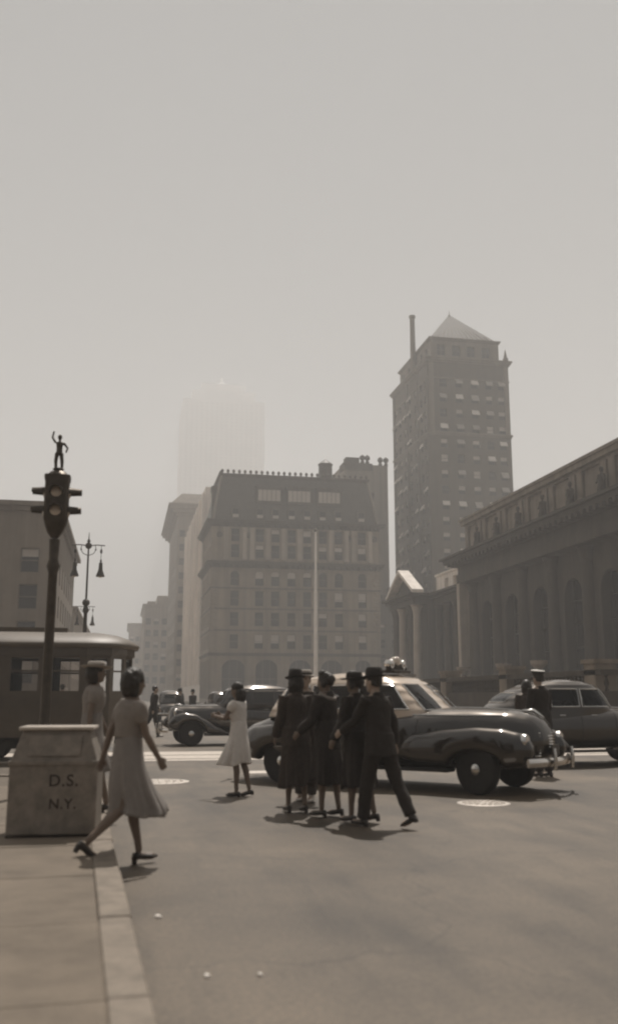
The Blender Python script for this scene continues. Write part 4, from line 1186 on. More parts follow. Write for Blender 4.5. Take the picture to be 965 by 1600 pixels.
TAXI = dict(paint=CARDARK, roof_paint=CREAM, trim=CHROME, wb=3.40, track=1.44, rw=.355, steer=R(-16), arch=.55,
    hull=[(-2.85,.30,.52,.66,2.2),(-2.75,.52,.44,.84,2.4),(-2.45,.70,.36,.98,2.6),(-2.05,.79,.32,1.08,2.9),(-1.5,.86,.29,1.14,3.2),(-.6,.89,.28,1.16,3.4),(.5,.88,.28,1.19,3.3),(.95,.80,.30,1.21,3.4),(1.5,.66,.32,1.205,3.6),(2.05,.55,.34,1.18,3.4),(2.35,.44,.36,1.12,2.9),(2.50,.30,.42,1.02,2.3),(2.56,.12,.55,.90,2.1)],
    cabin=[(1.05,.98,-2.20,.81,4.2),(1.16,.93,-2.14,.81,4.2),(1.30,.78,-2.04,.785,4.2),(1.45,.61,-1.92,.75,4.0),(1.58,.45,-1.76,.70,3.8),(1.66,.30,-1.58,.645,3.5),(1.72,.06,-1.32,.54,3.1),(1.755,-.22,-1.02,.36,2.6),(1.77,-.45,-.8,.15,2.2)],
    glass=(1.19,1.55), side_glass=[(.60,-.24),(-.30,-1.10),(-1.18,-1.78)], rake=lambda z, x: -(z-1.19)*(.85 if x > .3 else -.35 if x < -1.6 else 0.0), ws_half=.52, rear_glass=(1.24,1.46),
    ff=[(.35,.80,.05,.52,.74,2.2),(.8,.795,.10,.40,.84,2.4),(1.3,.765,.155,.38,.91,2.6),(1.725,.74,.185,.36,.945,2.7),(2.1,.73,.185,.36,.93,2.7),(2.35,.72,.165,.40,.88,2.5),(2.48,.70,.11,.48,.80,2.3),(2.53,.69,.04,.58,.70,2.0)],
    rf=[(-2.72,.68,.04,.48,.62,2.0),(-2.55,.70,.12,.40,.78,2.3),(-2.2,.74,.17,.36,.90,2.6),(-1.8,.77,.18,.34,.94,2.7),(-1.4,.79,.16,.34,.90,2.6),(-1.05,.82,.10,.36,.76,2.4),(-.85,.84,.04,.40,.60,2.0)],
    fb=2.70, rbp=-2.98, bw=.86, bz=.47, gz=(.50,.86), gw=.36, grille_n=10, hl=(2.44,.72,.76,.095), belt=1.14, handles=(.0,-.78), seams=(.78,-.27,-1.14), mould=(2.0,-1.9), chrome_mould=True, cowl=.98, tl=(-2.66,.60,.86))
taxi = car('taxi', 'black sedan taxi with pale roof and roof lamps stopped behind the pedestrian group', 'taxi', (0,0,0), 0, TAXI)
 
TS = 1.06; th = math.atan2(-.700, .714); fx, fy = 5.36, 13.85           # near front wheel on the ground
# right-hand wheels (local y<0) are the near ones
c_, s_ = math.cos(th), math.sin(th); lx, ly = 3.40/2*TS, -.72*TS
taxi.scale = (TS,TS,TS)
taxi.location = (fx-(lx*c_-ly*s_), fy-(lx*s_+ly*c_), 0); taxi.rotation_euler = (0,0,th)
# roof lamp rack
rk = MB(); rk.box(-.14,.14,-.30,.30,1.758,1.80); rk.box(-.05,.05,-.22,.22,1.80,1.88)
ro = rk.build('roof_rack', IRON, taxi, bevel=.01)
for y in (-.20, 0, .20):
    MB().lathe([(.03,-.10),(.065,-.06),(.075,.03),(.07,.045)], (0.02,y,1.90 + (.05 if y == 0 else 0)), 14, 'x').ball((.05,y,1.90+(.05 if y == 0 else 0)), (.03,.06,.06)).build('roof_lamp', LENS if y == 0 else CHROME, ro, smooth=True)
for y in (-.27,.27): MB().tube([(.0,y,1.76),(.05,y*1.15,1.83),(.02,y*1.2,1.86)], .02, 6).build('roof_lamp_stalk', IRON, ro)

SEDAN = dict(paint=CARBROWN, trim=CARBROWN, wb=3.05, track=1.44, rw=.365, steer=0, arch=.82,
    hull=[(-2.35,.45,.50,.75,2.3),(-2.25,.60,.42,.95,2.6),(-1.9,.72,.36,1.10,2.9),(-1.2,.78,.34,1.18,3.2),(-.2,.79,.34,1.22,3.3),(.55,.74,.34,1.23,3.2),(.9,.62,.36,1.22,3.0),(1.4,.50,.38,1.20,2.8),(1.9,.40,.42,1.17,2.8),(2.05,.34,.46,1.13,2.6),(2.12,.20,.55,1.05,2.3)],
    cabin=[(1.10,.68,-1.98,.745,4.4),(1.22,.66,-1.95,.745,4.4),(1.40,.54,-1.88,.72,4.2),(1.58,.42,-1.76,.68,4.0),(1.70,.30,-1.60,.62,3.6),(1.77,.08,-1.36,.50,3.2),(1.82,-.25,-1.0,.30,2.6),(1.83,-.5,-.75,.12,2.2)],
    glass=(1.25,1.62), side_glass=[(.42,-.30),(-.36,-1.02),(-1.10,-1.58)], rake=lambda z, x: -(z-1.25)*(.62 if x > .3 else -.25 if x < -1.4 else 0.0), ws_half=.50, rear_glass=(1.34,1.54),
    ff=[(.42,.80,.10,.33,.40,2.0),(.75,.80,.13,.34,.56,2.2),(1.1,.78,.155,.36,.78,2.5),(1.45,.75,.17,.38,.94,2.6),(1.75,.735,.17,.42,.98,2.6),(2.0,.725,.15,.46,.93,2.5),(2.15,.71,.11,.52,.80,2.3),(2.22,.70,.04,.58,.68,2.0)],
    rf=[(-2.30,.70,.04,.46,.56,2.0),(-2.15,.72,.12,.40,.74,2.3),(-1.85,.74,.16,.36,.88,2.6),(-1.5,.75,.17,.34,.92,2.6),(-1.15,.76,.155,.34,.84,2.5),(-.85,.78,.12,.34,.60,2.3),(-.65,.79,.06,.33,.42,2.0)],
    fb=2.42, rbp=-2.48, bw=.82, bz=.46, gz=(.58,1.05), gw=.24, grille_n=10, hl=(1.98,.46,.98,.115), pod=True, belt=1.19, handles=(.05,-.70), seams=(.52,-.33,-1.06), mould=(1.8,-1.9), cowl=.70, tl=(-2.28,.66,.80))
# left-going sedan beyond the light band
sed = car('sedan', 'dark 1930s sedan driving left behind the girl in white', 'car', (2.03+1.525, 28.85+.72, 0), math.pi+R(4), SEDAN)
# tail-sloping car at right, beyond the taxi
FAST = dict(SEDAN); FAST['paint'] = CARGREY; FAST['trim'] = CHROME
FAST['hull'] = [(-2.55,.30,.45,.62,2.3),(-2.40,.55,.40,.84,2.5)] + [(-1.9,.74,.36,1.08,2.9)] + SEDAN['hull'][3:]
FAST['cabin'] = [(1.00,.70,-2.32,.74,3.2),(1.22,.64,-2.12,.735,3.6),(1.40,.54,-1.90,.71,3.6),(1.58,.42,-1.60,.66,3.5),(1.70,.30,-1.32,.60,3.3),(1.77,.10,-1.05,.50,3.0),(1.82,-.18,-.72,.30,2.6),(1.83,-.35,-.55,.12,2.2)]
FAST['side_glass'] = [(.42,-.30),(-.36,-1.02)]
fst = car('fastback_sedan', 'dark grey sedan with long sloping back at far right beyond taxi', 'car', (9.95, 19.6, 0), R(4), FAST)
# far traffic
far = [((6.6, 66, 0), R(96), 'small dark car far down the avenue left of the pale building'), ((3.0, 58, 0), R(86), 'small distant dark car on the avenue beyond the walking man'),
       ((9.6, 74, 0), R(92), 'small dark car parked at the right kerb of the avenue'), ((-12, 33.0, 0), R(2), 'dark sedan waiting in cross street behind the streetcar'),
       ((0.95, 96, 0), R(90), 'farthest tiny car at the left kerb of the avenue')]
for lc, rz, lb in far:
    c = copy_tree(sed); c.location = lc; c.rotation_euler = (0,0,rz); tag(c, lb, 'car', 'distant cars')

# ------------------------------------------------------------------ people
from mathutils import noise as mnoise
def crumple(o, amp, fx, fz, seed=0.0, detail=0.4):
    """cloth folds: push the skin in and out along its normals with stretched noise"""
    me = o.data; off = Vector((seed, seed*1.7, seed*.6))
    nrm = [v.normal.copy() for v in me.vertices]
    for v, nn in zip(me.vertices, nrm):
        c = v.co
        a = mnoise.noise(Vector((c.x*fx, c.y*fx, c.z*fz)) + off)
        b = mnoise.noise(Vector((c.x*fx*2.3 + c.z*5, c.y*fx*2.3, c.z*fz*2.0)) - off)
        v.co = c + nn*amp*(a + detail*b)
    me.update()
    return o
def person(label, loc, heading, height, pose, outfit, voxel=.010, group=None):
    """figure built 1.70 tall facing +y, right hand at +x, then scaled; pose angles in degrees"""
    rt = empty('person', loc, math.atan2(-heading[0], heading[1]))
    rt.scale = (height/1.70,)*3
    fem = outfit.get('fem', False); heel = outfit.get('heel', .035 if fem else .02)
    rnd = random.Random(label)
    d2 = lambda a: (math.sin(R(a)), -math.cos(R(a)))
    legs = {}
    for sd, k in ((-1,'L'),(1,'R')):
        hip, knee, foot = pose[k]; a = d2(hip); b = d2(hip-knee)
        legs[k] = dict(th=(a[0]*.43, a[1]*.43), sh=(b[0]*.42, b[1]*.42), foot=foot, splay=pose.get('splay', .0))
    def need(l):       # drop from hip to the sole
        drop = -(l['th'][1]+l['sh'][1]); f = R(l['foot'])
        return drop + max(.075*math.cos(f)+heel*.9, .075*math.cos(f) + (.155*math.sin(-f) if f < 0 else .0) + .005)
    hz_ = max(need(legs['L']), need(legs['R']))
    lean = R(pose.get('lean', 2)); side = R(pose.get('side', 0))
    P0 = Vector((0, 0, hz_+.03))
    def up(dz, x=0, y=0):      # point of the trunk, leaning
        return P0 + Vector((x + math.sin(side)*dz, y + math.sin(lean)*dz, math.cos(lean)*dz))
    J = {}
    for sd, k in ((-1,'L'),(1,'R')):
        l = legs[k]; H = Vector((sd*.088, 0, hz_))
        K = H + Vector((sd*l['splay']*.5, l['th'][0], l['th'][1])); A = K + Vector((sd*l['splay']*.5, l['sh'][0], l['sh'][1]))
        J[k] = (H, K, A)
    sw = .158 if fem else .182
    arms = {}
    for sd, k in ((-1,'l'),(1,'r')):
        pit, abd, elb = pose.get(k, (0, 8, 12)); S = up(.475, sd*sw)
        a = R(pit); b = R(abd)
        u = Vector((sd*math.sin(b), math.sin(a)*math.cos(b), -math.cos(a)*math.cos(b)))
        a2 = R(pit+elb); inw = pose.get(k+'_in', 0.0)
        f = Vector((sd*(math.sin(b)*.6-inw), math.sin(a2)*math.cos(b), -math.cos(a2)*math.cos(b))).normalized()
        E_ = S + u*.28; W_ = E_ + f*.245
        arms[k] = (S, E_, W_, f)
    wst, hipw = (.118,.165) if fem else (.142,.160)
    trunk = [(-.09,.11,.085),(-.02,hipw*.95,.112),(.06,hipw,.118),(.18,wst,.098),(.30,.150 if not fem else .136,.108),(.40,sw*.93,.115),(.47,sw*.95,.100),(.515,sw*.72,.078),(.545,.075,.062)]
    def trunk_tube(mb, grow, lo=-.2, hi=1.0, mul=1.0):
        rr = []
        for dz, rx, ry in trunk:
            if lo <= dz <= hi:
                c = up(dz); bust = .018 if (fem and .26 < dz < .42) else 0
                rr.append([c + Vector(((rx+grow)*mul*math.cos(t), (ry+grow)*mul*math.sin(t) + bust*max(0, math.sin(t)), 0)) for t in [2*math.pi*k/20 for k in range(20)]])
        mb.rings(rr)
    # ---- body
    b = MB(); trunk_tube(b, 0.0)
    hc = up(.685, 0, .012); hy = R(pose.get('head', 0)); ht = R(pose.get('nod', 0))
    RM = Matrix.Rotation(hy, 3, 'Z') @ Matrix.Rotation(-ht, 3, 'X')
    hp = lambda x, y, z: hc + RM @ Vector((x, y, z))
    b.tube([up(.50), up(.57,0,.004), hp(0,-.012,-.06)], [.062,.054,.052], 12)
    hd = MB()
    rings = []
    for z, rx, ry, yo in ((-.118,.030,.032,.040),(-.10,.048,.062,.026),(-.06,.064,.082,.012),(-.02,.072,.093,.004),(.03,.076,.098,-.004),(.07,.070,.090,-.008),(.10,.050,.064,-.010),(.116,.018,.024,-.010)):
        rings.append([hp(rx*math.cos(t), yo + ry*math.sin(t), z) for t in [2*math.pi*k/18 for k in range(18)]])
    b.rings(rings)
    b.tube([hp(0,.088,.015), hp(0,.112,-.028), hp(0,.094,-.04)], [.010,.015,.012], 8)          # nose
    b.tube([hp(-.018,.086,-.066), hp(0,.094,-.066), hp(.018,.086,-.066)], [.007,.010,.007], 8)   # mouth
    b.tube([hp(-.04,.080,.026), hp(0,.092,.028), hp(.04,.080,.026)], .010, 8)                    # brow
    for sd in (-1,1): b.ball(hp(sd*.076,-.004,-.01), (.012,.022,.032), 8, 6)
    for k in ('l','r'):
        S, E_, W_, f = arms[k]
        b.tube([S + (E_-S)*-.05, S + (E_-S)*.35, E_, E_ + (W_-E_)*.3, W_], [.050,.044,.036,.037,.025], 12)
        # hand: palm, four fingers, thumb
        sd = -1 if k == 'l' else 1
        if abs(f.z) > .9: n1 = Vector((0, 1, 0))
        else: n1 = Vector((0, 0, 1))
        across = (n1 - f*n1.dot(f)).normalized(); pn = f.cross(across).normalized()
        if pn.x*sd > 0: pn = -pn                                   # palm looks to the thigh
        b.tube([W_, W_+f*.045, W_+f*.085], [(.024,.016),(.036,.017),(.037,.014)], 10, up=tuple(pn))
        pc = W_ + f*.05
        curl = pose.get('curl', .5)
        for q, (o_, ln) in enumerate(((.028,.062),(.0095,.072),(-.0095,.068),(-.028,.052))):
            p0 = W_ + f*.080 + across*o_
            p1 = p0 + (f*(1-.35*curl) + pn*.55*curl)*ln*.5; p2 = p1 + (f*(1-.8*curl) + pn*1.0*curl)*ln*.5
            b.tube([p0 - f*.02, p0, p1, p2], [.009,.0092,.0088,.007], 8)
        t0 = W_ + f*.022 + across*.028; t1 = t0 + f*.028 + across*.022 + pn*.012; t2 = t1 + f*.026 + pn*.012
        b.tube([t0 - across*.012, t0, t1, t2], [.012,.012,.010,.008], 8)
    for k in ('L','R'):
        H, K, A = J[k]
        mid = K + (A-K)*.32 + Vector((0,-.014,0))
        b.tube([H+Vector((0,0,.04)), H + (K-H)*.4, K, mid, K+(A-K)*.75, A], [.092,.078,.052,.052,.036,.033], 14)
        ff = R(legs[k]['foot'])
        fd = Vector((0, math.cos(ff), math.sin(ff))); fn = Vector((0, -math.sin(ff), math.cos(ff)))
        J[k] = (H, K, A, fd, fn)
        b.tube([A - fd*.045 - fn*.045, A - fn*.042, A + fd*.07 - fn*.058, A + fd*.135 - fn*.062, A + fd*.165 - fn*.066], [.026,.034,.034,.033,.02], 10)
    body = smooth_remesh(b, 'body', outfit.get('skin', SKIN), voxel, rt, 2, .4)
    for sd in (-1,1):
        MB().ball(hp(sd*.031,.085,.006), (.011,.007,.007), 8, 6).build('eye', HAIR, rt, smooth=True)
    # ---- shoes
    for k in ('L','R'):
        H, K, A, fd, fn = J[k]; s = MB()
        s.tube([A - fd*.060 - fn*.042, A - fd*.02 - fn*.046, A + fd*.06 - fn*.056, A + fd*.13 - fn*.062, A + fd*.185 - fn*.068], [(.028,.032),(.040,.034),(.042,.028),(.044,.022),(.022,.013)], 12)
        s.tube([A - fd*.045 - fn*.05, A - fd*.045 - fn*(.072+heel)], [.030,.024 if fem else .030], 8)
        if not fem: s.tube([A - fd*.01 - fn*.05, A - fd*.005 + fn*.01], [.046,.042], 10)
        if fem: s.box(0,0,0,0,0,0) if False else None
        smooth_remesh(s, 'shoe', outfit.get('shoe', SHOE), .007, rt, 2, .4)
    # ---- clothes
    top = outfit['top']; tm = outfit['top_mat']
    c = MB(); g = outfit.get('loose', .018 if fem else .028)
    if top in ('jacket', 'coat'):
        trunk_tube(c, g, .0, .53)
        c.rings([[up(dz, (r+g)*math.cos(t), (q+g)*math.sin(t)) for t in [2*math.pi*k/20 for k in range(20)]] for dz, r, q in ((.10,.165,.125),(.02,.172,.135),(-.08,.180,.148),(-.15,.186,.155))])
        for k in ('l','r'):
            S, E_, W_, f = arms[k]; e = .018 if top == 'jacket' else .028
            c.tube([S + (E_-S)*-.12, S + (E_-S)*.2, E_, E_ + (W_-E_)*.5, W_ - f*.005], [.056+e,.050+e,.042+e,.038+e,.032+e], 12)
        c.tube([up(.50,0,-.03), up(.555,0,-.018)], [.085,.072], 14)    # collar
    elif top == 'blouse':
        trunk_tube(c, g, .15, .54)
        for k in ('l','r'):
            S, E_, W_, f = arms[k]; sl = outfit.get('sleeve', .6)
            c.tube([S + (E_-S)*-.15, S + (E_-S)*.12, S + (E_-S)*sl*.6, S + (E_-S)*sl], [.050,.074,.070,.054], 14)
    crumple(smooth_remesh(c, outfit.get('top_name', 'jacket' if top == 'jacket' else 'coat' if top == 'coat' else 'blouse'), tm, max(voxel, .010), rt, 2, .5), .014, 9, 7, rnd.uniform(0, 50))
    bot = outfit['bottom']; bm_ = outfit['bottom_mat']
    if bot == 'trousers':
        c = MB(); trunk_tube(c, .016, -.1, .22)
        for k in ('L','R'):
            H, K, A, fd, fn = J[k]
            c.tube([H + Vector((0,0,.06)), H + (K-H)*.25, K, K+(A-K)*.5, A + (K-A)*.04 - Vector((0,0,.012))], [.112,.105,.082,.076,.072], 16)
        crumple(smooth_remesh(c, 'trousers', bm_, .012, rt, 2, .5), .012, 8, 9, rnd.uniform(0, 50))
    else:
        # skirt: loft from the waist to the hem round the stride
        hem = outfit.get('hem', .48); wind = outfit.get('wind', (0,0)); fl = outfit.get('flare', .25)
        z_top = up(.20).z
        def leg_at(k, z):
            H, K, A = J[k][:3]
            if z > K.z: t = (H.z-z)/max(.01, H.z-K.z); return H + (K-H)*max(0, min(1, t))
            t = (K.z-z)/max(.01, K.z-A.z); return K + (A-K)*max(0, min(1, t))
        rr = []; NZ, NT = 26, 96; ph = rnd.uniform(0, 6)
        for i in range(NZ+1):
            t = i/NZ; z = z_top + (hem-z_top)*t
            if z > hz_-.02:
                cc = up(z-P0.z); q = (z_top-z)/(z_top-hz_+.02); rx = (wst+.022)*(1-q) + (hipw+.030)*q; ry = .118*(1-q) + .142*q; cx, cy = cc.x, cc.y
                rx0, ry0, cx0, cy0 = rx, ry, cx, cy; zq = z
            else:
                q = (zq-z)/max(.01, zq-hem)
                l, r_ = leg_at('L', z), leg_at('R', z)
                cy = cy0*(1-q) + (l.y+r_.y)/2*q; cx = (l.x+r_.x)/2
                rx = rx0 + (abs(l.x-r_.x)/2+.085+fl*.35-rx0)*q; ry = max(ry0 + (fl*.45)*q, abs(l.y-r_.y)/2+.085+fl*.18*q)
            ring = []
            for j in range(NT):
                a = 2*math.pi*j/NT; amp = .085*t*t + .014*t
                fo = 1 + amp*(math.cos(7*a+ph+1.2*t+1.3*math.sin(a+ph)) + .6*math.cos(11*a-ph*2) + .35*math.cos(19*a+ph)) + .03*t*mnoise.noise(Vector((a*3, t*4, ph)))
                zz = z + (.02*math.cos(2*a+ph) + .012*math.sin(5*a))*t*t
                ring.append((cx + wind[0]*t**2.2 + rx*fo*math.cos(a), cy + wind[1]*t**2.2 + ry*fo*math.sin(a), zz))
            rr.append(ring)
        inner = [[(x + (sum(p[0] for p in rg)/NT - x)*.05, y + (sum(p[1] for p in rg)/NT - y)*.05, z) for x, y, z in rg] for rg in reversed(rr[8:])]
        MB().rings(rr + inner, True, True).build(outfit.get('skirt_name', 'skirt'), bm_, rt, smooth=True, auto=120)
    if outfit.get('belt'):
        w = MB(); w.rings([[up(dz, (wst+.024)*math.cos(t), .122*math.sin(t)) for t in [2*math.pi*k/24 for k in range(24)]] for dz in (.165,.205)]); w.build('belt', BELT, rt, smooth=True, auto=40)
    if outfit.get('collar'):
        w = MB(); w.tube([up(.50 - .035*math.cos(t), (.105)*math.sin(t), -.02-.085*math.cos(t)) for t in [math.pi*2*k/16 for k in range(17)]], .030, 8)
        smooth_remesh(w, 'collar', outfit['collar'], .01, rt)
    # ---- hair
    hs = outfit.get('hair', 'short'); h = MB()
    h.rings([[hp(rx*math.cos(t), yo + ry*math.sin(t), z) for t in [2*math.pi*k/18 for k in range(18)]] for z, rx, ry, yo in ((-.05,.066,.050,-.052),(-.02,.081,.078,-.028),(.03,.085,.096,-.018),(.075,.082,.098,-.016),(.105,.062,.076,-.016),(.128,.022,.03,-.014))])
    if hs == 'bob':
        for q in range(9):
            a = math.pi*(q/8)+math.pi; h.ball(hp(.072*math.cos(a), -.02+.062*math.sin(a), -.075), (.036,.036,.07), 8, 6)
            h.ball(hp(.080*math.cos(a), -.03+.075*math.sin(a), -.02), (.036,.038,.075), 8, 6)
        h.ball(hp(0,-.022,.042), (.094,.108,.098), 16, 12); h.ball(hp(0,-.075,.02), (.085,.065,.095), 12, 8)
    elif hs == 'long':
        for q in range(9):
            a = math.pi*(q/8)+math.pi; h.ball(hp(.075*math.cos(a), -.03+.06*math.sin(a), -.11), (.040,.038,.11), 8, 6)
        h.ball(hp(0,-.020,.040), (.090,.104,.094), 16, 12)
    elif hs == 'updo':
        h.ball(hp(0,-.10,.01), (.07,.05,.075), 10, 8); h.ball(hp(.02,.03,.12), (.06,.055,.035), 10, 8); h.ball(hp(-.04,.0,.11), (.05,.055,.04), 10, 8)
        for sd in (-1,1): h.ball(hp(sd*.07,-.02,-.02), (.028,.05,.06), 8, 6)
    crumple(smooth_remesh(h, 'hair', HAIR, .007, rt, 2, .5), .007, 26, 14, rnd.uniform(0, 50), .7)
    # ---- hat
    hat = outfit.get('hat')
    if hat:
        w = MB(); n = 28
        if hat in ('fedora', 'boater', 'brim'):
            br, cr, chh = {'fedora': (.150,.098,.125), 'boater': (.155,.100,.085), 'brim': (.175,.096,.085)}[hat]
            prof = [(.06,.0),(br*.8,.0),(br,.012),(br,.018),(br*.8,.010),(cr*1.03,.012),(cr,.06),(cr*.93,chh*.9),(cr*.75,chh),(.02,chh*(.85 if hat == 'fedora' else .98))]
            rr = []
            for r_, z in prof:
                rr.append([hp(r_*.92*math.cos(t), -.006 + r_*1.12*math.sin(t), .055 + z + (-.022*math.sin(t)*(r_ > cr*1.2) if hat == 'fedora' else .02*math.cos(t+.6)*(r_ > cr*1.2))) for t in [2*math.pi*k/n for k in range(n)]])
            w.rings(rr); ho = w.build('hat', outfit.get('hat_mat', FELT), rt, smooth=True, auto=50)
            bd = MB(); bd.rings([[hp((cr+.004)*.92*math.cos(t), -.006+(cr+.004)*1.12*math.sin(t), z) for t in [2*math.pi*k/n for k in range(n)]] for z in (.068,.098)]); bd.build('hat_band', FELT, ho, smooth=True)
        elif hat == 'cap':
            rr = [[hp(r_*math.cos(t), -.004 + r_*1.12*math.sin(t), z + .012*math.sin(t)) for t in [2*math.pi*k/n for k in range(n)]] for r_, z in ((.083,.045),(.088,.085),(.118,.118),(.120,.128),(.110,.136))]
            w.rings(rr); ho = w.build('hat', FELT, rt, smooth=True, auto=50)
            tp = MB(); tp.rings([[hp(r_*math.cos(t), -.004 + r_*1.12*math.sin(t), z + .012*math.sin(t)) for t in [2*math.pi*k/n for k in range(n)]] for r_, z in ((.116,.133),(.108,.146),(.07,.150),(.01,.150))]); tp.build('cap_top', outfit.get('hat_mat', HATW), ho, smooth=True)
            v = MB(); v.rings([[hp(.082*math.cos(t), .006+.095*math.sin(t), .050) for t in [math.pi*(.1+.8*k/10) for k in range(11)]], [hp(.080*math.cos(t), .03+.15*math.sin(t), .035) for t in [math.pi*(.1+.8*k/10) for k in range(11)]], [hp(.080*math.cos(t), .03+.15*math.sin(t), .030) for t in [math.pi*(.1+.8*k/10) for k in range(11)]], [hp(.082*math.cos(t), .006+.095*math.sin(t), .044) for t in [math.pi*(.1+.8*k/10) for k in range(11)]]], False, False, closed=False); v.build('visor', SHOE, ho, smooth=True)
    if outfit.get('bag'):
        S, E_, W_, f = arms[outfit['bag']]; p = W_ + f*.10
        m = MB(); m.rings([[(p.x+x*.9, p.y+y, p.z-.30) for x,y in ((-.04,-.13),(.04,-.13),(.04,.13),(-.04,.13))],[(p.x+x, p.y+y*.85, p.z-.10) for x,y in ((-.035,-.13),(.035,-.13),(.035,.13),(-.035,.13))]])
        bo = m.build('handbag', outfit.get('bag_mat', SHOE), rt, bevel=.012)
        MB().tube([(p.x,p.y-.09,p.z-.11),(p.x,p.y-.06,p.z-.01),(p.x,p.y+.06,p.z-.01),(p.x,p.y+.09,p.z-.11)], .008, 6).build('handle', outfit.get('bag_mat', SHOE), bo)
    tag(rt, label, 'person', group)
    return rt

cr_ = lambda rgt, awy: (rgt*.981 + awy*.194, -rgt*.194 + awy*.981)     # heading from camera-right / away components
LIGHTW = dict(fem=True, top='blouse', top_mat=BLOUSE, bottom='skirt', bottom_mat=SKIRT, hem=.46, flare=.28, wind=(.02,.12), loose=.032, hair='bob', belt=True, skin=SKIN_D, heel=.05)
person('woman in light blouse and flared light skirt striding past the litter bin', (.07, 8.72, 0), cr_(.80,.55), 1.63,
       dict(L=(15,5,2), R=(-9,42,-34), l=(-24,10,10), r=(14,8,16), lean=3, head=8, nod=6, splay=-.01), LIGHTW, .0075)
person('person with a pale hat and pale top behind the litter bin', (-.34, 11.6, .142), cr_(.9,.3), 1.66,
       dict(L=(-14,10,-10), R=(16,4,2), l=(14,8,16), r=(-12,8,12), lean=2), dict(fem=True, top='blouse', top_mat=BLOUSE, bottom='skirt', bottom_mat=SKIRT, hem=.48, flare=.2, hair='bob', hat='brim', hat_mat=HATL, skin=SKIN_D))
GP = 'people standing in the road in front of the taxi'
person('girl in a short white dress with dark hair facing left in the road', (1.76, 14.33, 0), cr_(-.9,.35), 1.60,
       dict(L=(2,4,0), R=(-6,10,-8), l=(30,8,70), r=(28,8,75), l_in=.5, r_in=.5, lean=3, nod=14, splay=-.02), dict(fem=True, top='blouse', top_mat=WDRESS, top_name='bodice', bottom='skirt', bottom_mat=WDRESS, hem=.50, flare=.30, wind=(.02,.10), hair='long', belt=False, skin=SKIN_D, sleeve=.5, heel=.02))
person('person in long brown coat and dark brimmed hat with back turned, leftmost of the group', (2.25, 12.25, 0), cr_(-.35,.93), 1.68,
       dict(L=(4,3,0), R=(-5,4,-3), l=(6,10,16), r=(2,9,12), lean=2), dict(fem=True, top='coat', top_mat=COAT, bottom='skirt', bottom_mat=COAT, skirt_name='coat_skirt', hem=.34, flare=.16, hair='bob', hat='fedora', skin=SKIN_D), group=GP)
person('man with pale straw hat and white shoes half hidden behind the brown coat', (2.62, 13.5, 0), cr_(-.2,-.95), 1.75,
       dict(L=(3,3,0), R=(-3,3,0), l=(10,10,40), r=(10,8,20), lean=2), dict(top='jacket', top_mat=SUIT2, bottom='trousers', bottom_mat=SUIT2, hat='boater', hat_mat=HATL, shoe=SHOEL), group=GP)
person('woman in dark dress with a pale collar in the middle of the group', (2.56, 11.75, 0), cr_(-.8,.55), 1.68,
       dict(L=(4,4,0), R=(-5,5,-3), l=(18,8,30), r=(8,8,20), lean=2, nod=8), dict(fem=True, top='coat', top_mat=DRESSD, bottom='skirt', bottom_mat=DRESSD, hem=.42, flare=.2, hair='updo', collar=BLOUSE, skin=SKIN_D), group=GP)
person('woman in black dress with tilted dark hat close beside the striding man', (2.80, 11.15, 0), cr_(-.75,.6), 1.66,
       dict(L=(5,5,0), R=(-8,8,-6), l=(10,8,20), r=(6,10,24), lean=3), dict(fem=True, top='coat', top_mat=SUIT, top_name='jacket', bottom='skirt', bottom_mat=DRESSD, hem=.42, flare=.18, hair='updo', hat='brim', skin=SKIN_D, bag='r'), group=GP)
person('man in dark suit and hat striding left with one arm stretched out', (2.96, 10.72, 0), cr_(-.70,.71), 1.70,
       dict(L=(17,8,4), R=(-22,8,-20), l=(34,4,24), r=(-14,8,12), lean=6, head=6), dict(top='jacket', top_mat=SUIT, bottom='trousers', bottom_mat=SUIT, hat='fedora'), group=GP)
person('man in dark suit walking right on the sunlit road far behind', (1.16, 35.3, 0), cr_(.95,.3), 1.78,
       dict(L=(-22,30,-20), R=(14,3,2), l=(16,8,14), r=(-14,8,12), lean=3), dict(top='jacket', top_mat=SUIT, bottom='trousers', bottom_mat=SUIT), .013)
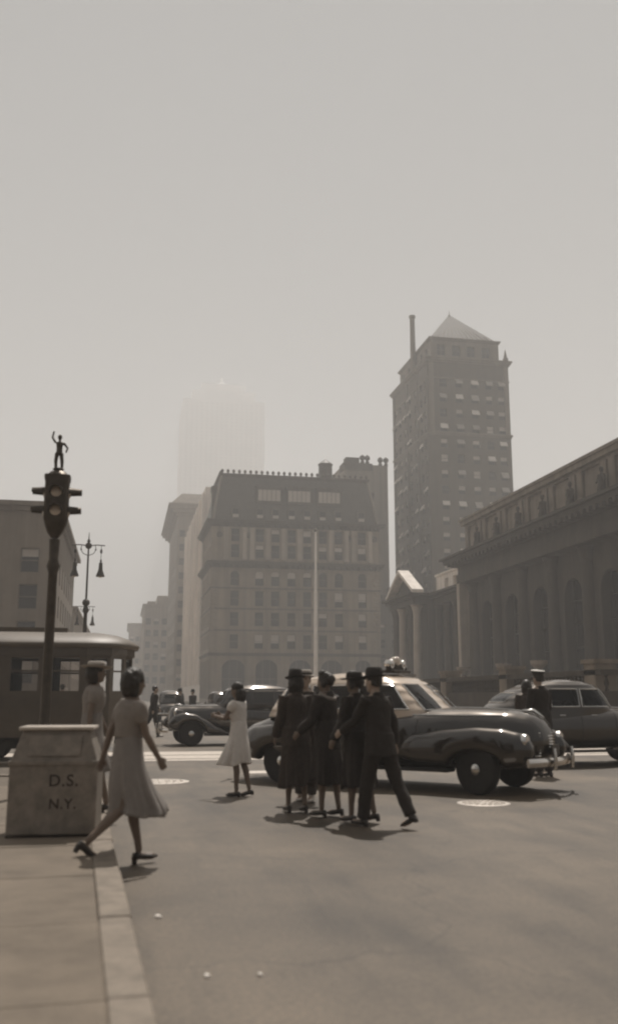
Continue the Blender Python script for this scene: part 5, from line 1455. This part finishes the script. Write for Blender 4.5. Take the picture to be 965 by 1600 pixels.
person('officer in dark uniform with white-topped cap at the right beyond the taxi', (7.75, 16.7, 0), cr_(-.5,.85), 1.84,
       dict(L=(2,3,0), R=(-2,3,0), l=(5,10,20), r=(5,10,20), lean=1), dict(top='jacket', top_mat=SUIT, bottom='trousers', bottom_mat=SUIT, hat='cap', hat_mat=HATW), .012)
person('dark-haired person standing between the taxi hood and fastback sedan', (8.25, 18.4, 0), cr_(.3,.95), 1.70,
       dict(L=(2,3,0), R=(-2,3,0), l=(5,10,20), r=(5,10,20), lean=1), dict(fem=True, top='coat', top_mat=COAT, bottom='skirt', bottom_mat=COAT, hem=.4, flare=.15, hair='bob', skin=SKIN_D), .012)
f1 = person('distant pedestrian in dark suit on the far sidewalk left of the sedan', (2.9, 49, 0), cr_(.9,-.4), 1.74,
       dict(L=(-18,22,-14), R=(14,3,2), l=(14,8,14), r=(-12,8,12), lean=2), dict(top='jacket', top_mat=SUIT, bottom='trousers', bottom_mat=SUIT, hat='fedora'), .014, 'distant pedestrians')
f2 = copy_tree(f1); f2.location = (3.9, 53, 0); f2.rotation_euler = (0,0,2.4); tag(f2, 'distant pedestrian in dark suit just above the sedan hood', 'person')
f3 = copy_tree(f1); f3.location = (-2.6, 43.5, .14); f3.rotation_euler = (0,0,.3); tag(f3, 'distant pedestrian at the far corner behind the streetcar end', 'person')

# ------------------------------------------------------------------ air
hz = MB().box(-1480, 1480, -140, 1480, -1.0, 336).build('haze', None); tag(hz, kind='stuff')
hm = bpy.data.materials.new('haze_air'); hm.use_nodes = True
hn, hl = hm.node_tree.nodes, hm.node_tree.links
hn.clear()
pv = hn.new('ShaderNodeVolumePrincipled'); pv.inputs['Density'].default_value = HAZE_DENSITY
pv.inputs['Color'].default_value = HAZE_COLOR; pv.inputs['Anisotropy'].default_value = HAZE_G
ho = hn.new('ShaderNodeOutputMaterial'); hl.new(pv.outputs[0], ho.inputs['Volume'])
hz.data.materials.clear(); hz.data.materials.append(hm)
bpy.data.scenes.remove(WORK)
